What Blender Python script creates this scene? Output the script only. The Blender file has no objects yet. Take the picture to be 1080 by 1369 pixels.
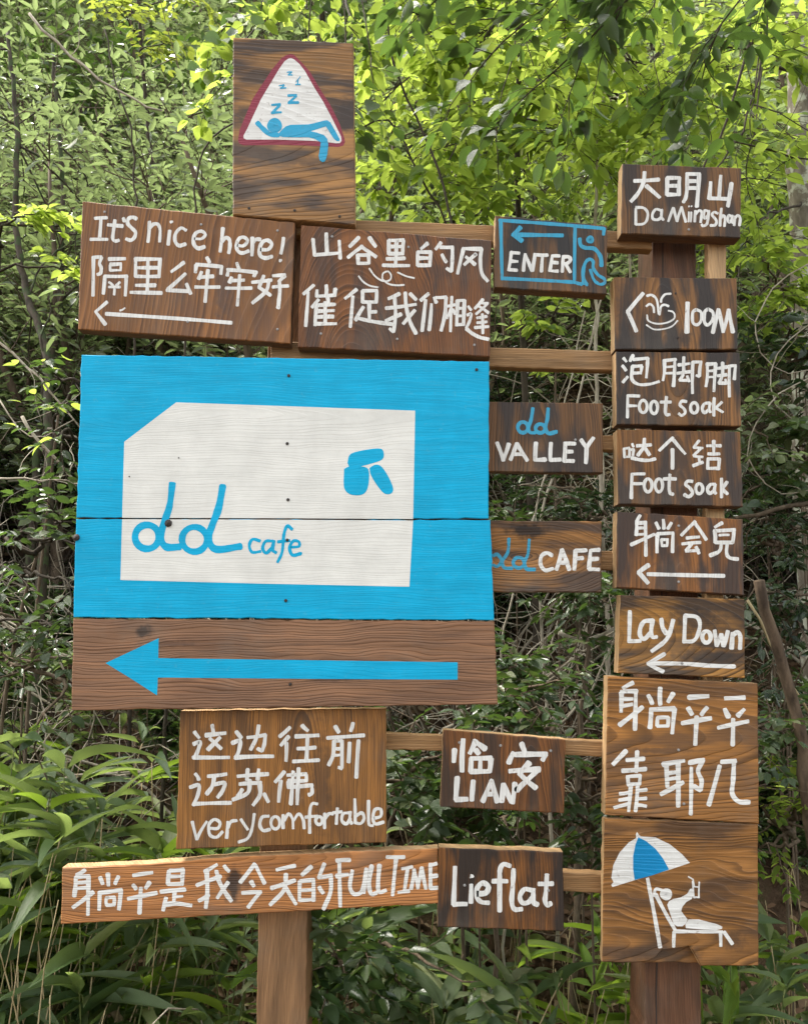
import bpy, math, random
import numpy as np
from mathutils import Vector, Matrix
R = math.radians
random.seed(7); rng = np.random.default_rng(7)
S = bpy.context.scene; COL = S.collection

# ------------------------------------------------------------------ camera
F_PX, PITCH, CAM = 1150.0, R(7.5), Vector((0.0, -2.3, 1.55))
cd = bpy.data.cameras.new('camera'); cam = bpy.data.objects.new('camera', cd); COL.objects.link(cam)
cam.location = CAM; cam.rotation_euler = (R(90) + PITCH, 0, 0)
cd.sensor_fit = 'HORIZONTAL'; cd.sensor_width = 36; cd.lens = 36 * F_PX / 1080
cd.clip_start = 0.05; cd.clip_end = 400
S.camera = cam
# ------------------------------------------------------------------ light
SUN_EL, SUN_AZ = R(58), R(-68)          # azimuth from +Y (behind the signs) towards -X (left)
W = bpy.data.worlds.new('World'); S.world = W; W.use_nodes = True
nt = W.node_tree; bg = nt.nodes['Background']
sky = nt.nodes.new('ShaderNodeTexSky'); sky.sky_type = 'NISHITA'; sky.sun_disc = False
sky.sun_elevation = SUN_EL; sky.sun_rotation = SUN_AZ; sky.air_density = 1.2; sky.dust_density = 3.0; sky.ozone_density = 1.0
hs = nt.nodes.new('ShaderNodeHueSaturation'); hs.inputs['Saturation'].default_value = .30      # thin bright cloud: a nearly white sky
nt.links.new(sky.outputs[0], hs.inputs['Color'])
wm = nt.nodes.new('ShaderNodeMix'); wm.data_type = 'RGBA'; wm.blend_type = 'MULTIPLY'; wm.inputs[0].default_value = 1
nt.links.new(hs.outputs[0], wm.inputs[6]); wm.inputs[7].default_value = (1, .98, .93, 1)
nt.links.new(wm.outputs[2], bg.inputs[0]); bg.inputs[1].default_value = 0.15
sl = bpy.data.lights.new('sun', 'SUN'); sl.energy = 1.5; sl.angle = R(14); sl.color = (1, .95, .86)
sun = bpy.data.objects.new('sun', sl); COL.objects.link(sun)
sd = Vector((math.sin(SUN_AZ) * math.cos(SUN_EL), math.cos(SUN_AZ) * math.cos(SUN_EL), math.sin(SUN_EL)))
sun.rotation_euler = sd.to_track_quat('Z', 'Y').to_euler(); sun.location = sd * 20
S.view_settings.view_transform = 'Standard'; S.view_settings.look = 'None'
S.view_settings.exposure = 2.0; S.view_settings.gamma = 1; S.view_settings.use_curve_mapping = False
S.render.engine = 'CYCLES'
S.cycles.max_bounces = 8; S.cycles.diffuse_bounces = 4; S.cycles.transmission_bounces = 4; S.cycles.transparent_max_bounces = 4

# ------------------------------------------------------------------ helpers
SP, CP = math.sin(PITCH), math.cos(PITCH)
def at(px, py, Y):
    a, b = (px - 540) / F_PX, (684.5 - py) / F_PX
    d = Vector((a, CP - b * SP, SP + b * CP))
    return CAM + d * ((Y - CAM.y) / d.y)
def project(P):
    d = P - np.array(CAM); f = d[..., 1] * CP + d[..., 2] * SP; u = -d[..., 1] * SP + d[..., 2] * CP
    f = np.maximum(f, 1e-3)
    return 540 + F_PX * d[..., 0] / f, 684.5 - F_PX * u / f, f

def tag(o, label=None, cat=None, group=None, kind=None):
    if label: o['label'] = label
    if cat: o['category'] = cat
    if group: o['group'] = group
    if kind: o['kind'] = kind
    return o
def empty(name, loc, label, cat, group=None):
    o = bpy.data.objects.new(name, None); COL.objects.link(o); o.location = loc
    o.empty_display_size = .05
    return tag(o, label, cat, group)
def link(name, me, mat=None, parent=None, loc=None):
    o = bpy.data.objects.new(name, me); COL.objects.link(o)
    if mat is not None and not me.materials: me.materials.append(mat)
    if parent is not None: o.parent = parent
    if loc is not None: o.location = loc
    return o
def mesh(name, v, f, smooth=False):
    me = bpy.data.meshes.new(name); me.from_pydata([tuple(p) for p in v], [], f); me.update()
    if smooth: me.polygons.foreach_set('use_smooth', [True] * len(me.polygons))
    return me
def mesh_np(name, V, Fq, smooth=False):
    """V (n,3), Fq (m,k) all faces of k corners"""
    me = bpy.data.meshes.new(name); n, (m, k) = len(V), Fq.shape
    me.vertices.add(n); me.vertices.foreach_set('co', np.ascontiguousarray(V, dtype=np.float32).ravel())
    me.loops.add(m * k); me.loops.foreach_set('vertex_index', Fq.astype(np.int32).ravel())
    me.polygons.add(m); me.polygons.foreach_set('loop_start', np.arange(0, m * k, k, dtype=np.int32))
    me.update(calc_edges=True)
    if smooth: me.polygons.foreach_set('use_smooth', np.ones(m, dtype=bool))
    return me
def copy_tree(o, parent=None):
    c = o.copy(); COL.objects.link(c)
    if parent is not None: c.parent = parent
    for ch in list(o.children): copy_tree(ch, c)
    return c

class MB:
    def __init__(s): s.v, s.f = [], []
    def tube(s, pts, rad, sides=5):
        pts = [Vector(p) for p in pts]; n = len(pts); b = len(s.v); ref = None
        for i, p in enumerate(pts):
            t = (pts[min(i + 1, n - 1)] - pts[max(i - 1, 0)])
            if t.length < 1e-9: t = Vector((0, 0, 1))
            t.normalize()
            if ref is None: ref = t.orthogonal().normalized()
            ref = (ref - t * ref.dot(t))
            if ref.length < 1e-5: ref = t.orthogonal()
            ref.normalize(); q = t.cross(ref)
            r = rad[i] if hasattr(rad, '__len__') else rad
            for k in range(sides):
                a = 2 * math.pi * k / sides
                s.v.append(p + (ref * math.cos(a) + q * math.sin(a)) * r)
        for i in range(n - 1):
            for k in range(sides):
                a, c = b + i * sides + k, b + i * sides + (k + 1) % sides
                s.f.append((a, c, c + sides, a + sides))
        s.f.append(tuple(b + (n - 1) * sides + k for k in range(sides)))
        s.f.append(tuple(b + k for k in reversed(range(sides))))
    def build(s, name, mat, parent=None, smooth=True):
        return link(name, mesh(name, s.v, s.f, smooth), mat, parent)

# ------------------------------------------------------------------ materials
class N:
    def __init__(s, name):
        s.m = bpy.data.materials.new(name); s.m.use_nodes = True; s.t = s.m.node_tree; s.t.nodes.clear()
        s.out = s.t.nodes.new('ShaderNodeOutputMaterial')
    def new(s, typ, **kw):
        n = s.t.nodes.new('ShaderNode' + typ)
        for k, v in kw.items(): setattr(n, k, v)
        return n
    def put(s, sock, v):
        if isinstance(v, bpy.types.NodeSocket): s.t.links.new(v, sock)
        elif isinstance(v, bpy.types.Node): s.t.links.new(v.outputs[0], sock)
        elif v is not None: sock.default_value = v
    def math(s, op, a, b=None, c=None, clamp=False):
        n = s.new('Math', operation=op); n.use_clamp = clamp
        s.put(n.inputs[0], a); s.put(n.inputs[1], b)
        if c is not None: s.put(n.inputs[2], c)
        return n.outputs[0]
    def new_sep(s, v, i):
        k = s.new('SeparateXYZ'); s.put(k.inputs[0], v); return k.outputs[i]
    def comb(s, x, y, z):
        n = s.new('CombineXYZ'); s.put(n.inputs[0], x); s.put(n.inputs[1], y); s.put(n.inputs[2], z); return n.outputs[0]
    def noise(s, vec, scale, detail=3, rough=.5, dist=0):
        n = s.new('TexNoise'); s.put(n.inputs['Vector'], vec); n.inputs['Scale'].default_value = scale
        n.inputs['Detail'].default_value = detail; n.inputs['Roughness'].default_value = rough; n.inputs['Distortion'].default_value = dist
        return n.outputs['Fac']
    def ramp(s, fac, stops, interp='LINEAR'):
        n = s.new('ValToRGB'); s.put(n.inputs[0], fac); cr = n.color_ramp; cr.interpolation = interp
        while len(cr.elements) < len(stops): cr.elements.new(.5)
        for e, (p, c) in zip(cr.elements, stops):
            e.position = p; e.color = (c, c, c, 1) if not hasattr(c, '__len__') else (*c, 1)
        return n.outputs[0]
    def mix(s, fac, a, b, mode='MIX'):
        n = s.new('Mix', data_type='RGBA', blend_type=mode); s.put(n.inputs[0], fac)
        for i, v in ((6, a), (7, b)):
            s.put(n.inputs[i], (*v, 1) if isinstance(v, tuple) and len(v) == 3 else v)
        return n.outputs[2]
    def bump(s, h, dist, strength=1.0):
        n = s.new('Bump'); n.inputs['Distance'].default_value = dist; n.inputs['Strength'].default_value = strength
        s.put(n.inputs['Height'], h); return n.outputs[0]
    def principled(s, col, rough, normal=None, spec=.4):
        n = s.new('BsdfPrincipled'); s.put(n.inputs['Base Color'], (*col, 1) if isinstance(col, tuple) else col)
        s.put(n.inputs['Roughness'], rough); n.inputs['Specular IOR Level'].default_value = spec
        if normal is not None: s.put(n.inputs['Normal'], normal)
        return n
    def done(s, sh): s.t.links.new(sh.outputs[0] if isinstance(sh, bpy.types.Node) else sh, s.out.inputs[0]); return s.m

def grain_field(n, vert, u0, h, tilt, freq, warp, seed):
    tc = n.new('TexCoord').outputs['Object']; sp = n.new('SeparateXYZ'); n.put(sp.inputs[0], tc)
    x, y, z = sp.outputs
    u, v = (x, z) if vert else (z, x)
    u = n.math('ADD', u, n.math('MULTIPLY', y, .6))
    w1 = n.noise(n.comb(n.math('MULTIPLY', u, 9), n.math('MULTIPLY', v, 3.0), seed), 1, 2, .5)
    w2 = n.noise(n.comb(n.math('MULTIPLY', u, 40), n.math('MULTIPLY', v, 7), seed + 3), 1, 2, .5)
    uu = n.math('ADD', n.math('SUBTRACT', u, u0), n.math('MULTIPLY', n.math('SUBTRACT', w1, .5), warp))
    uu = n.math('ADD', uu, n.math('MULTIPLY', n.math('SUBTRACT', w2, .5), warp * .14))
    hh = n.math('ADD', n.math('MULTIPLY', v, tilt), h)
    r = n.math('SQRT', n.math('ADD', n.math('MULTIPLY', uu, uu), n.math('MULTIPLY', hh, hh)))
    rf = n.math('MULTIPLY', r, freq * 1.6)
    rf = n.math('ADD', rf, n.math('MULTIPLY', n.noise(n.comb(n.math('MULTIPLY', rf, .31), n.math('MULTIPLY', v, 1.2), seed + 40), 1, 2, .6), 3.2))
    fr = n.math('FRACT', rf)
    wn = n.new('TexWhiteNoise', noise_dimensions='1D'); n.put(wn.inputs['W'], n.math('ADD', n.math('FLOOR', rf), seed))
    n.ringrand = wn.outputs['Value']
    fib = n.noise(n.comb(n.math('MULTIPLY', u, 520), n.math('MULTIPLY', v, 9), seed + 7), 1, 3, .6)
    blot = n.noise(n.comb(n.math('MULTIPLY', u, 17), n.math('MULTIPLY', v, 3.2), seed + 11), 1, 3, .55)
    return fr, fib, blot, tc, r, v

def wood(name, light, dark, char=(.03, .02, .015), vert=True, u0=.0, h=.05, tilt=.12, freq=70, warp=.05, blot=.5, contrast=.75, seed=0., rough=.6, knots=()):
    """knots: (dx, dz, rx, rz, strength) from the board centre, in units of 2 mm"""
    n = N(name); fr, fib, bl, tc, r, v = grain_field(n, vert, u0, h, tilt, freq, warp, seed)
    ring = n.ramp(fr, [(0, 0.0), (.25, .12), (.62, .75), (.8, 1.0), (.93, .9), (1, 0.0)])
    var = n.noise(tc, 7 + seed % 3, 3, .6)
    rr = n.ramp(n.ringrand, [(0, .25), (.5, .65), (1, 1.0)])
    ringm = n.math('MULTIPLY', n.math('MULTIPLY', ring, rr), n.math('MULTIPLY', n.ramp(var, [(.3, .65), (.6, 1.0)]), min(1., contrast * 1.3)))
    col = n.mix(ringm, light, dark)
    tone = n.noise(n.comb(n.math('MULTIPLY', r, 30), n.math('MULTIPLY', v, 2), seed + 20), 1, 2)
    col = n.mix(n.ramp(tone, [(.38, 0.), (.62, .75)]), col, tuple(c * .55 for c in light))
    col = n.mix(n.math('MULTIPLY', n.ramp(bl, [(.53 - .10 * blot, 0.), (.64 - .08 * blot, 1.)]), min(1., blot * 1.15)), col, char)
    if knots:
        sp = n.new('SeparateXYZ'); n.put(sp.inputs[0], tc); kw = n.noise(tc, 45, 3, .6)
        for dx, dz, rx, rz, st in knots:
            q = .00198
            a = n.math('DIVIDE', n.math('SUBTRACT', sp.outputs[0], dx * q), rx * q); b = n.math('DIVIDE', n.math('SUBTRACT', sp.outputs[2], dz * q), rz * q)
            d = n.math('SQRT', n.math('ADD', n.math('MULTIPLY', a, a), n.math('MULTIPLY', b, b)))
            d = n.math('ADD', d, n.math('MULTIPLY', n.math('SUBTRACT', kw, .5), 1.6))
            col = n.mix(n.math('MULTIPLY', n.ramp(d, [(.45, 1.), (1., 0.)]), st), col, tuple(c * .35 for c in char) if st > .8 else char)
    grey = n.noise(tc, 4.3 + seed % 2, 4, .65)
    col = n.mix(n.ramp(grey, [(.52, 0.), (.72, .25)]), col, (.19, .165, .135))
    col = n.mix(n.ramp(fib, [(.33, .8), (.58, 0.)]), col, n.mix(.5, col, (.02, .012, .008)))
    hgt = n.math('ADD', n.math('MULTIPLY', ring, .8), n.math('MULTIPLY', fib, .5))
    nm = n.bump(hgt, .0014)
    return n.done(n.principled(col, n.ramp(fib, [(.3, rough - .1), (.7, rough + .15)]), nm, .35))

def paint(name, col, vert, wear=.35, seed=0., under=(.12, .07, .04), rough=.45, freq=70, u0=0., h=.05, tilt=.12, warp=.05, relief=.001, ringvis=.3, spec=.3, streak=.22):
    n = N(name); fr, fib, bl, tc, r, v = grain_field(n, vert, u0, h, tilt, freq, warp, seed)
    ring = n.ramp(fr, [(0, 0.0), (.25, .12), (.62, .75), (.8, 1.0), (.93, .9), (1, 0.0)])
    big = n.noise(tc, 9, 4, .6); fine = n.noise(tc, 60, 4, .65)
    c = n.mix(n.ramp(big, [(.3, 0.), (.7, .9)]), col, tuple(x * .80 for x in col))
    c = n.mix(n.math('MULTIPLY', ring, wear * ringvis), c, under)
    c = n.mix(n.math('MULTIPLY', n.ramp(fib, [(.28, 1.), (.46, 0.)]), wear), c, under)
    c = n.mix(n.math('MULTIPLY', n.ramp(fine, [(.60, 0.), (.68, 1.)]), wear * .9), c, under)
    c = n.mix(n.ramp(n.noise(n.comb(n.math('MULTIPLY', n.new_sep(tc, 0), 5 if not vert else 60), 0., n.math('MULTIPLY', n.new_sep(tc, 2), 60 if not vert else 5)), 1, 4, .6), [(.38, streak), (.62, 0.)]), c, tuple(x * .62 for x in col))
    hgt = n.math('ADD', n.math('ADD', n.math('MULTIPLY', ring, .6), n.math('MULTIPLY', fib, .25)), n.math('MULTIPLY', n.noise(tc, 140, 3), .5))
    return n.done(n.principled(c, rough, n.bump(hgt, relief), spec))

def leaf_mat(name, stops, trans, tcol, rough=.42, spec=.5, veins=0, pale=None):
    n = N(name); oi = n.new('ObjectInfo').outputs['Random']; gi = n.new('NewGeometry').outputs['Random Per Island']
    rd = n.math('FRACT', n.math('ADD', n.math('MULTIPLY', oi, 3.7), gi))
    col = n.ramp(rd, stops)
    tc = n.new('TexCoord').outputs['Object']
    pat = n.noise(tc, 45, 3, .6)
    col = n.mix(n.ramp(pat, [(.35, .35), (.65, 0.)]), col, n.mix(1., col, (.45, .55, .35), 'MULTIPLY'))
    p = n.principled(col, rough, n.bump(n.noise(tc, 160, 2), .0012), spec)
    t = n.new('BsdfTranslucent')
    rd2 = n.math('FRACT', n.math('MULTIPLY', rd, 7.3))
    n.put(t.inputs['Color'], n.mix(rd2, tuple(c * .55 for c in tcol), tcol))
    mx = n.new('MixShader'); mx.inputs[0].default_value = trans
    n.t.links.new(p.outputs[0], mx.inputs[1]); n.t.links.new(t.outputs[0], mx.inputs[2])
    return n.done(mx)
def bark_mat(name, a, b, scale=30, blotch=None, rough=.85):
    n = N(name); tc = n.new('TexCoord').outputs['Object']
    mp = n.new('Mapping'); n.put(mp.inputs[0], tc); mp.inputs['Scale'].default_value = (1, 1, .35)
    f = n.noise(mp.outputs[0], scale, 5, .65); col = n.mix(n.ramp(f, [(.35, 0.), (.65, 1.)]), a, b)
    if blotch: col = n.mix(n.ramp(n.noise(tc, 14, 4, .6), [(.5, 0.), (.58, 1.)]), col, blotch)
    return n.done(n.principled(col, rough, n.bump(f, .004), .2))

# ------------------------------------------------------------------ ground
def ground_z(x, y):
    x = np.asarray(x, float); y = np.asarray(y, float)
    t = np.clip(y - .75, 0, None)
    z = .92 * t * t / (t + .75)
    z = z * (1 + .05 * np.sin(x * .8 + 1)) + .05 * np.sin(x * 2.1 + y * 1.3) * np.clip(t, 0, 1) + .03 * np.sin(x * 5 + y * 4)
    return np.minimum(z, 26 + .1 * t)
def build_ground():
    xs = np.concatenate([np.linspace(-60, -6, 28)[:-1], np.linspace(-6, 6, 121), np.linspace(6, 60, 28)[1:]])
    ys = np.concatenate([np.linspace(-60, -3, 20)[:-1], np.linspace(-3, 9, 141), np.linspace(9, 90, 40)[1:]])
    X, Y = np.meshgrid(xs, ys); Z = ground_z(X, Y) + rng.normal(0, .008, X.shape)
    V = np.stack([X, Y, Z], -1).reshape(-1, 3); nx = len(xs)
    i, j = np.meshgrid(np.arange(len(ys) - 1), np.arange(nx - 1), indexing='ij'); a = (i * nx + j).ravel()
    me = mesh_np('ground', V, np.stack([a, a + 1, a + nx + 1, a + nx], 1), True)
    n = N('forest_soil'); tc = n.new('TexCoord').outputs['Object']
    f = n.noise(tc, 6, 6, .7); g = n.noise(tc, 40, 4, .7)
    col = n.ramp(f, [(.3, (.035, .024, .015)), (.5, (.075, .048, .03)), (.7, (.05, .05, .02))])
    col = n.mix(n.ramp(g, [(.5, 0.), (.7, .6)]), col, (.14, .09, .055))
    m = n.done(n.principled(col, .95, n.bump(g, .02), .1))
    tag(link('ground', me, m), 'rising forest floor of dark soil and leaf litter behind the signs', kind='structure')
build_ground()

# ------------------------------------------------------------------ leaves
LEAF6 = (np.array([[0, 0, 0], [.28, .42, .10], [.68, .36, .06], [1, 0, -.10], [.68, -.36, .06], [.28, -.42, .10]]), np.array([[0, 3, 2, 1], [0, 5, 4, 3]]))
def leaf_big():                       # ovate leaf, folded on its midrib, pointed tip
    t = np.array([0, .10, .28, .5, .72, .9, 1.0]); w = np.array([.03, .30, .48, .50, .34, .11, .0])
    v, f = [], []
    for a, b in zip(t, w):
        z = .05 - .22 * (a - .35) ** 2
        v += [(a, -b, z + b * .16), (a, 0, z), (a, b, z + b * .16)]
    for i in range(len(t) - 1):
        k = 3 * i; f += [(k, k + 1, k + 4, k + 3), (k + 1, k + 2, k + 5, k + 4)]
    return np.array(v), np.array(f)
LEAFB = leaf_big()
def leaf_long(seg=7, droop=.35, fold=.25, twist=0.):
    v, f = [], []
    for i in range(seg + 1):
        a = i / seg; b = .5 * min(1, (a / .12) ** .6) * (1 - max(0, (a - .25) / .75) ** 1.9) + .004
        z = -droop * a * a + .1 * a; x = a - .12 * droop * a * a; tw = twist * a
        for s in (-1, 0, 1):
            # side is scaled by width: the up component of the fold follows it
            v.append((x, s * b * math.cos(tw), z + s * b * .15 * math.sin(tw) + abs(s) * b * fold * .15))
    for i in range(seg):
        k = 3 * i; f += [(k, k + 1, k + 4, k + 3), (k + 1, k + 2, k + 5, k + 4)]
    return np.array(v), np.array(f)
def frames(D, Nn):
    D = D / np.linalg.norm(D, axis=1, keepdims=True)
    Nn = Nn - D * np.sum(D * Nn, 1, keepdims=True); l = np.linalg.norm(Nn, axis=1, keepdims=True)
    Nn = np.where(l > 1e-4, Nn / np.maximum(l, 1e-6), np.cross(D, [0, .3, 1.])); Nn /= np.linalg.norm(Nn, axis=1, keepdims=True)
    return D, np.cross(Nn, D), Nn
def leaf_cloud(name, P, D, Nn, L, Wd, tmpl=LEAF6):
    tv, tf = tmpl; D, Sd, Nn = frames(np.asarray(D, float), np.asarray(Nn, float)); P = np.asarray(P, float)
    L = np.asarray(L)[:, None, None]; Wd = np.asarray(Wd)[:, None, None]
    V = P[:, None] + D[:, None] * tv[None, :, 0:1] * L + Sd[:, None] * tv[None, :, 1:2] * Wd + Nn[:, None] * tv[None, :, 2:3] * L
    k = len(tv); Fq = (np.arange(len(P))[:, None, None] * k + tf[None]).reshape(-1, tf.shape[1])
    return mesh_np(name, V.reshape(-1, 3), Fq, tmpl is not LEAF6)
def leaf_objects(P, D, Nn, L, Wd, protos, parent, name='leaf'):
    D, Sd, Nn = frames(np.asarray(D, float), np.asarray(Nn, float))
    for i in range(len(P)):
        o = bpy.data.objects.new(name, protos[i % len(protos)]); COL.objects.link(o); o.parent = parent
        m = Matrix(((D[i][0] * L[i], Sd[i][0] * Wd[i], Nn[i][0] * L[i], P[i][0]), (D[i][1] * L[i], Sd[i][1] * Wd[i], Nn[i][1] * L[i], P[i][1]),
                    (D[i][2] * L[i], Sd[i][2] * Wd[i], Nn[i][2] * L[i], P[i][2]), (0, 0, 0, 1)))
        o.matrix_basis = m

# foliage colours; greys lightened for haze, dark and mid greens lowered for shade
M_fresh = leaf_mat('fresh_green_leaf', [(0, (.05, .11, .018)), (.5, (.10, .185, .025)), (.85, (.15, .23, .03)), (1, (.24, .25, .03))], .58, (.60, .76, .12), .45, .4)
M_mid = leaf_mat('mid_green_leaf', [(0, (.022, .05, .016)), (.5, (.045, .085, .025)), (.85, (.09, .13, .045)), (1, (.18, .19, .09))], .28, (.18, .32, .05), .3, .8)
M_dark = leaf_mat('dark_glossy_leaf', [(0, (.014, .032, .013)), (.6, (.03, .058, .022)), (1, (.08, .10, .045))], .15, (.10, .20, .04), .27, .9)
M_grey = leaf_mat('hazed_grey_green_leaf', [(0, (.055, .072, .04)), (.45, (.14, .175, .095)), (.85, (.24, .275, .16)), (1, (.40, .42, .30))], .40, (.38, .50, .18), .25, .9)  # lightened and made glossier in place of haze at the upper left
M_sasa = leaf_mat('bamboo_grass_leaf', [(0, (.04, .085, .03)), (.5, (.075, .13, .045)), (.8, (.15, .20, .10)), (1, (.26, .30, .13))], .38, (.42, .56, .14), .36, .55)
M_sasa_y = leaf_mat('young_bamboo_grass_leaf', [(0, (.12, .22, .02)), (1, (.20, .28, .03))], .45, (.40, .60, .06), .4, .5)
M_dry = leaf_mat('dry_leaf', [(0, (.08, .045, .025)), (.4, (.14, .08, .045)), (.8, (.20, .13, .075)), (1, (.30, .22, .14))], .12, (.25, .14, .06), .7, .25)
M_fern = leaf_mat('young_tree_leaf', [(0, (.07, .15, .02)), (1, (.12, .2, .03))], .45, (.3, .5, .05), .45, .4)
M_yel = leaf_mat('yellow_green_leaf', [(0, (.13, .20, .025)), (.8, (.20, .24, .03)), (1, (.32, .22, .04))], .5, (.5, .6, .08), .45, .4)
M_twig = bark_mat('pale_twig', (.28, .24, .18), (.46, .41, .33), 60)
M_twigd = bark_mat('dark_twig', (.03, .024, .018), (.07, .055, .04), 60)
M_twigb = bark_mat('brown_twig', (.08, .06, .04), (.16, .12, .085), 60)
M_bark = bark_mat('grey_bark', (.12, .10, .08), (.24, .21, .17), 22, (.42, .43, .36))
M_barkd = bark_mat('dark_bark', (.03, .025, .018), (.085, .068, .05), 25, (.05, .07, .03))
M_stalk = bark_mat('dry_stalk', (.26, .20, .10), (.42, .34, .20), 50, rough=.6)
M_culm = bark_mat('green_culm', (.07, .10, .03), (.14, .16, .05), 50, rough=.5)

def rvec(s=1.0): return Vector((random.gauss(0, s), random.gauss(0, s), random.gauss(0, s)))
def wander(p, d, length, n, jit, up=0.0):
    pts = [Vector(p)]; d = Vector(d).normalized(); st = length / n
    for _ in range(n):
        d = (d + rvec(jit) + Vector((0, 0, up))).normalized(); pts.append(pts[-1] + d * st)
    return pts
def spray(mb, lv, p, d, length, leafL, ratio=.5, r=.003, n=8, jit=.09, up=-.01, flat=.75, sub=2, gap=1):
    """a twig with leaves set alternately in one flat plane; lv gets (pos, dir, normal, L, W)"""
    pts = wander(p, d, length, n, jit, up); mb.tube(pts, [r * (1 - .75 * i / n) for i in range(n + 1)], 4)
    for i in range(1, n + 1):
        t = (pts[i] - pts[i - 1]).normalized(); side = t.cross(Vector((0, 0, 1)))
        if side.length < .1: side = t.orthogonal()
        side.normalize()
        if i % gap == 0:
            for s in ((-1, 1) if random.random() < .55 else (random.choice((-1, 1)),)):
                ld = (t * random.uniform(.4, .9) + side * s + rvec(.22) + Vector((0, 0, -.25))).normalized()
                nn = (Vector((0, 0, 1)) * flat + rvec(.35)).normalized(); L = leafL * random.uniform(.6, 1.2)
                lv.append((pts[i] + ld * leafL * .12, ld, nn, L, L * ratio * random.uniform(.8, 1.15)))
        if sub and i % 2 == 1 and i < n:
            s = 1 if (i // 2) % 2 else -1
            spray(mb, lv, pts[i], t * .75 + side * s * random.uniform(.6, 1.1) + rvec(.15), length * (1 - i / n) * .75 + .05, leafL, ratio, r * .6, max(3, n // 2), jit, up, flat, sub - 1, gap)
    ld = (pts[-1] - pts[-2]).normalized(); lv.append((pts[-1], ld, Vector((0, 0, 1)) + rvec(.3), leafL, leafL * ratio))
def arr(lv):
    return (np.array([tuple(a[0]) for a in lv]), np.array([tuple(a[1]) for a in lv]), np.array([tuple(a[2]) for a in lv]), np.array([a[3] for a in lv]), np.array([a[4] for a in lv]))
def proto_mesh(name, t, mat):
    me = mesh_np(name, t[0], t[1], True); me.materials.append(mat); return me
LP_fresh = proto_mesh('fresh_leaf', LEAFB, M_fresh); LP_mid = proto_mesh('mid_leaf', LEAFB, M_mid)
LP_dark = proto_mesh('dark_leaf', LEAFB, M_dark); LP_grey = proto_mesh('grey_leaf', LEAFB, M_grey)
LP_yel = proto_mesh('yellow_leaf', LEAFB, M_yel); LP_fern = proto_mesh('young_leaf', LEAFB, M_fern)

def finish(th, mb, lv, wood_mat, leaf_mat_, protos, limit=280, near=9.0, branch='branch'):
    """branches as one part, the leaves that show largest as parts, the rest joined"""
    mb.build(branch, wood_mat, th)
    P, D, Nn, L, Wd = arr(lv)
    wp = P + np.array(th.location); px, py, f = project(wp)
    vis = (px > -20) & (px < 1100) & (py > -20) & (py < 1390) & (F_PX * L / f > 9)
    order = np.argsort(np.where(vis, -L / f, 1e3)); k = min(limit, int(vis.sum()))
    a, b = order[:k], order[k:]
    if k: leaf_objects(P[a], D[a], Nn[a], L[a], Wd[a], protos, th)
    if len(b):
        me = leaf_cloud('foliage', P[b], D[b], Nn[b], L[b], Wd[b], LEAF6); tag(link('foliage', me, leaf_mat_, th), kind='stuff')

# ---- leaf litter on the slope
def litter():
    n = 34000; x = rng.uniform(-4, 4, n); y = .3 + rng.uniform(0, 1, n) ** 1.3 * 6; z = ground_z(x, y) + rng.uniform(.004, .035, n)
    a = rng.uniform(0, 6.28, n); D = np.stack([np.cos(a), np.sin(a), rng.normal(0, .25, n) + .4 * np.sin(a)], 1); Nn = np.stack([rng.normal(0, .5, n), -.5 + rng.normal(0, .5, n), np.ones(n)], 1)
    L = rng.uniform(.03, .085, n)
    tag(link('leaf_litter', leaf_cloud('leaf_litter', np.stack([x, y, z], 1), D, Nn, L, L * rng.uniform(.35, .7, n)), M_dry),
        'brown dead leaves lying all over the slope', 'leaf litter', kind='stuff')
litter()

# ---- shrubs on the slope: prototypes with their own branches and foliage, then copies
def shrub_proto(seed, hgt, spread, nstem, leafL, ratio, wmat, lmat, density=1.0, jit=.14, subn=6, nleaf=6):
    random.seed(seed); mb, lv = MB(), []
    for s in range(nstem):
        a = random.uniform(0, 6.28); lean = random.uniform(.1, 1) * spread
        d = Vector((math.cos(a) * lean, math.sin(a) * lean, 1)); n = 9
        pts = wander((random.gauss(0, .05), random.gauss(0, .05), -.05), d, hgt * random.uniform(.7, 1.1), n, jit, .04)
        mb.tube(pts, [.013 * hgt * (1 - .8 * i / n) + .0015 for i in range(n + 1)], 5)
        for i in range(2, n + 1):
            for k in range(max(1, int(subn * density / 2))):
                dd = rvec(1); dd.z = dd.z * .4 + .15; t = (pts[i] - pts[i - 1]).normalized()
                spray(mb, lv, pts[i], dd.normalized() + t * .6, hgt * random.uniform(.14, .32), leafL, ratio, .003, nleaf, .15, 0, .6, 1)
    P, D, Nn, L, Wd = arr(lv)
    return mesh('branches', mb.v, mb.f, True), leaf_cloud('foliage', P, D, Nn, L, Wd, LEAF6), wmat, lmat
def shrub_place(proto, x, y, sc, rot, label, cat, group, sink=0., name='shrub'):
    bm_, fm, wm, lm = proto
    th = empty(name, (x, y, float(ground_z(x, y)) - sink), label, cat, group)
    th.rotation_euler = (0, 0, rot); th.scale = (sc, sc, sc)
    link('branches', bm_, wm, th); tag(link('foliage', fm, lm, th), kind='stuff')
    return th
P_grey = [shrub_proto(11 + i, 1.6, .55, 7, .05, .42, M_twigb, M_grey) for i in range(3)]
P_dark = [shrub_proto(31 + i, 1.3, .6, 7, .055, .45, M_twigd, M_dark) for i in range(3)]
P_mid = [shrub_proto(51 + i, 1.2, .7, 7, .06, .5, M_twigb, M_mid) for i in range(3)]
P_fresh = [shrub_proto(71 + i, 1.8, .6, 6, .075, .55, M_twigd, M_fresh, .8) for i in range(2)]
P_low = [shrub_proto(91 + i, .5, 1.1, 8, .045, .5, M_twigb, M_mid, .7) for i in range(3)]

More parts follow.
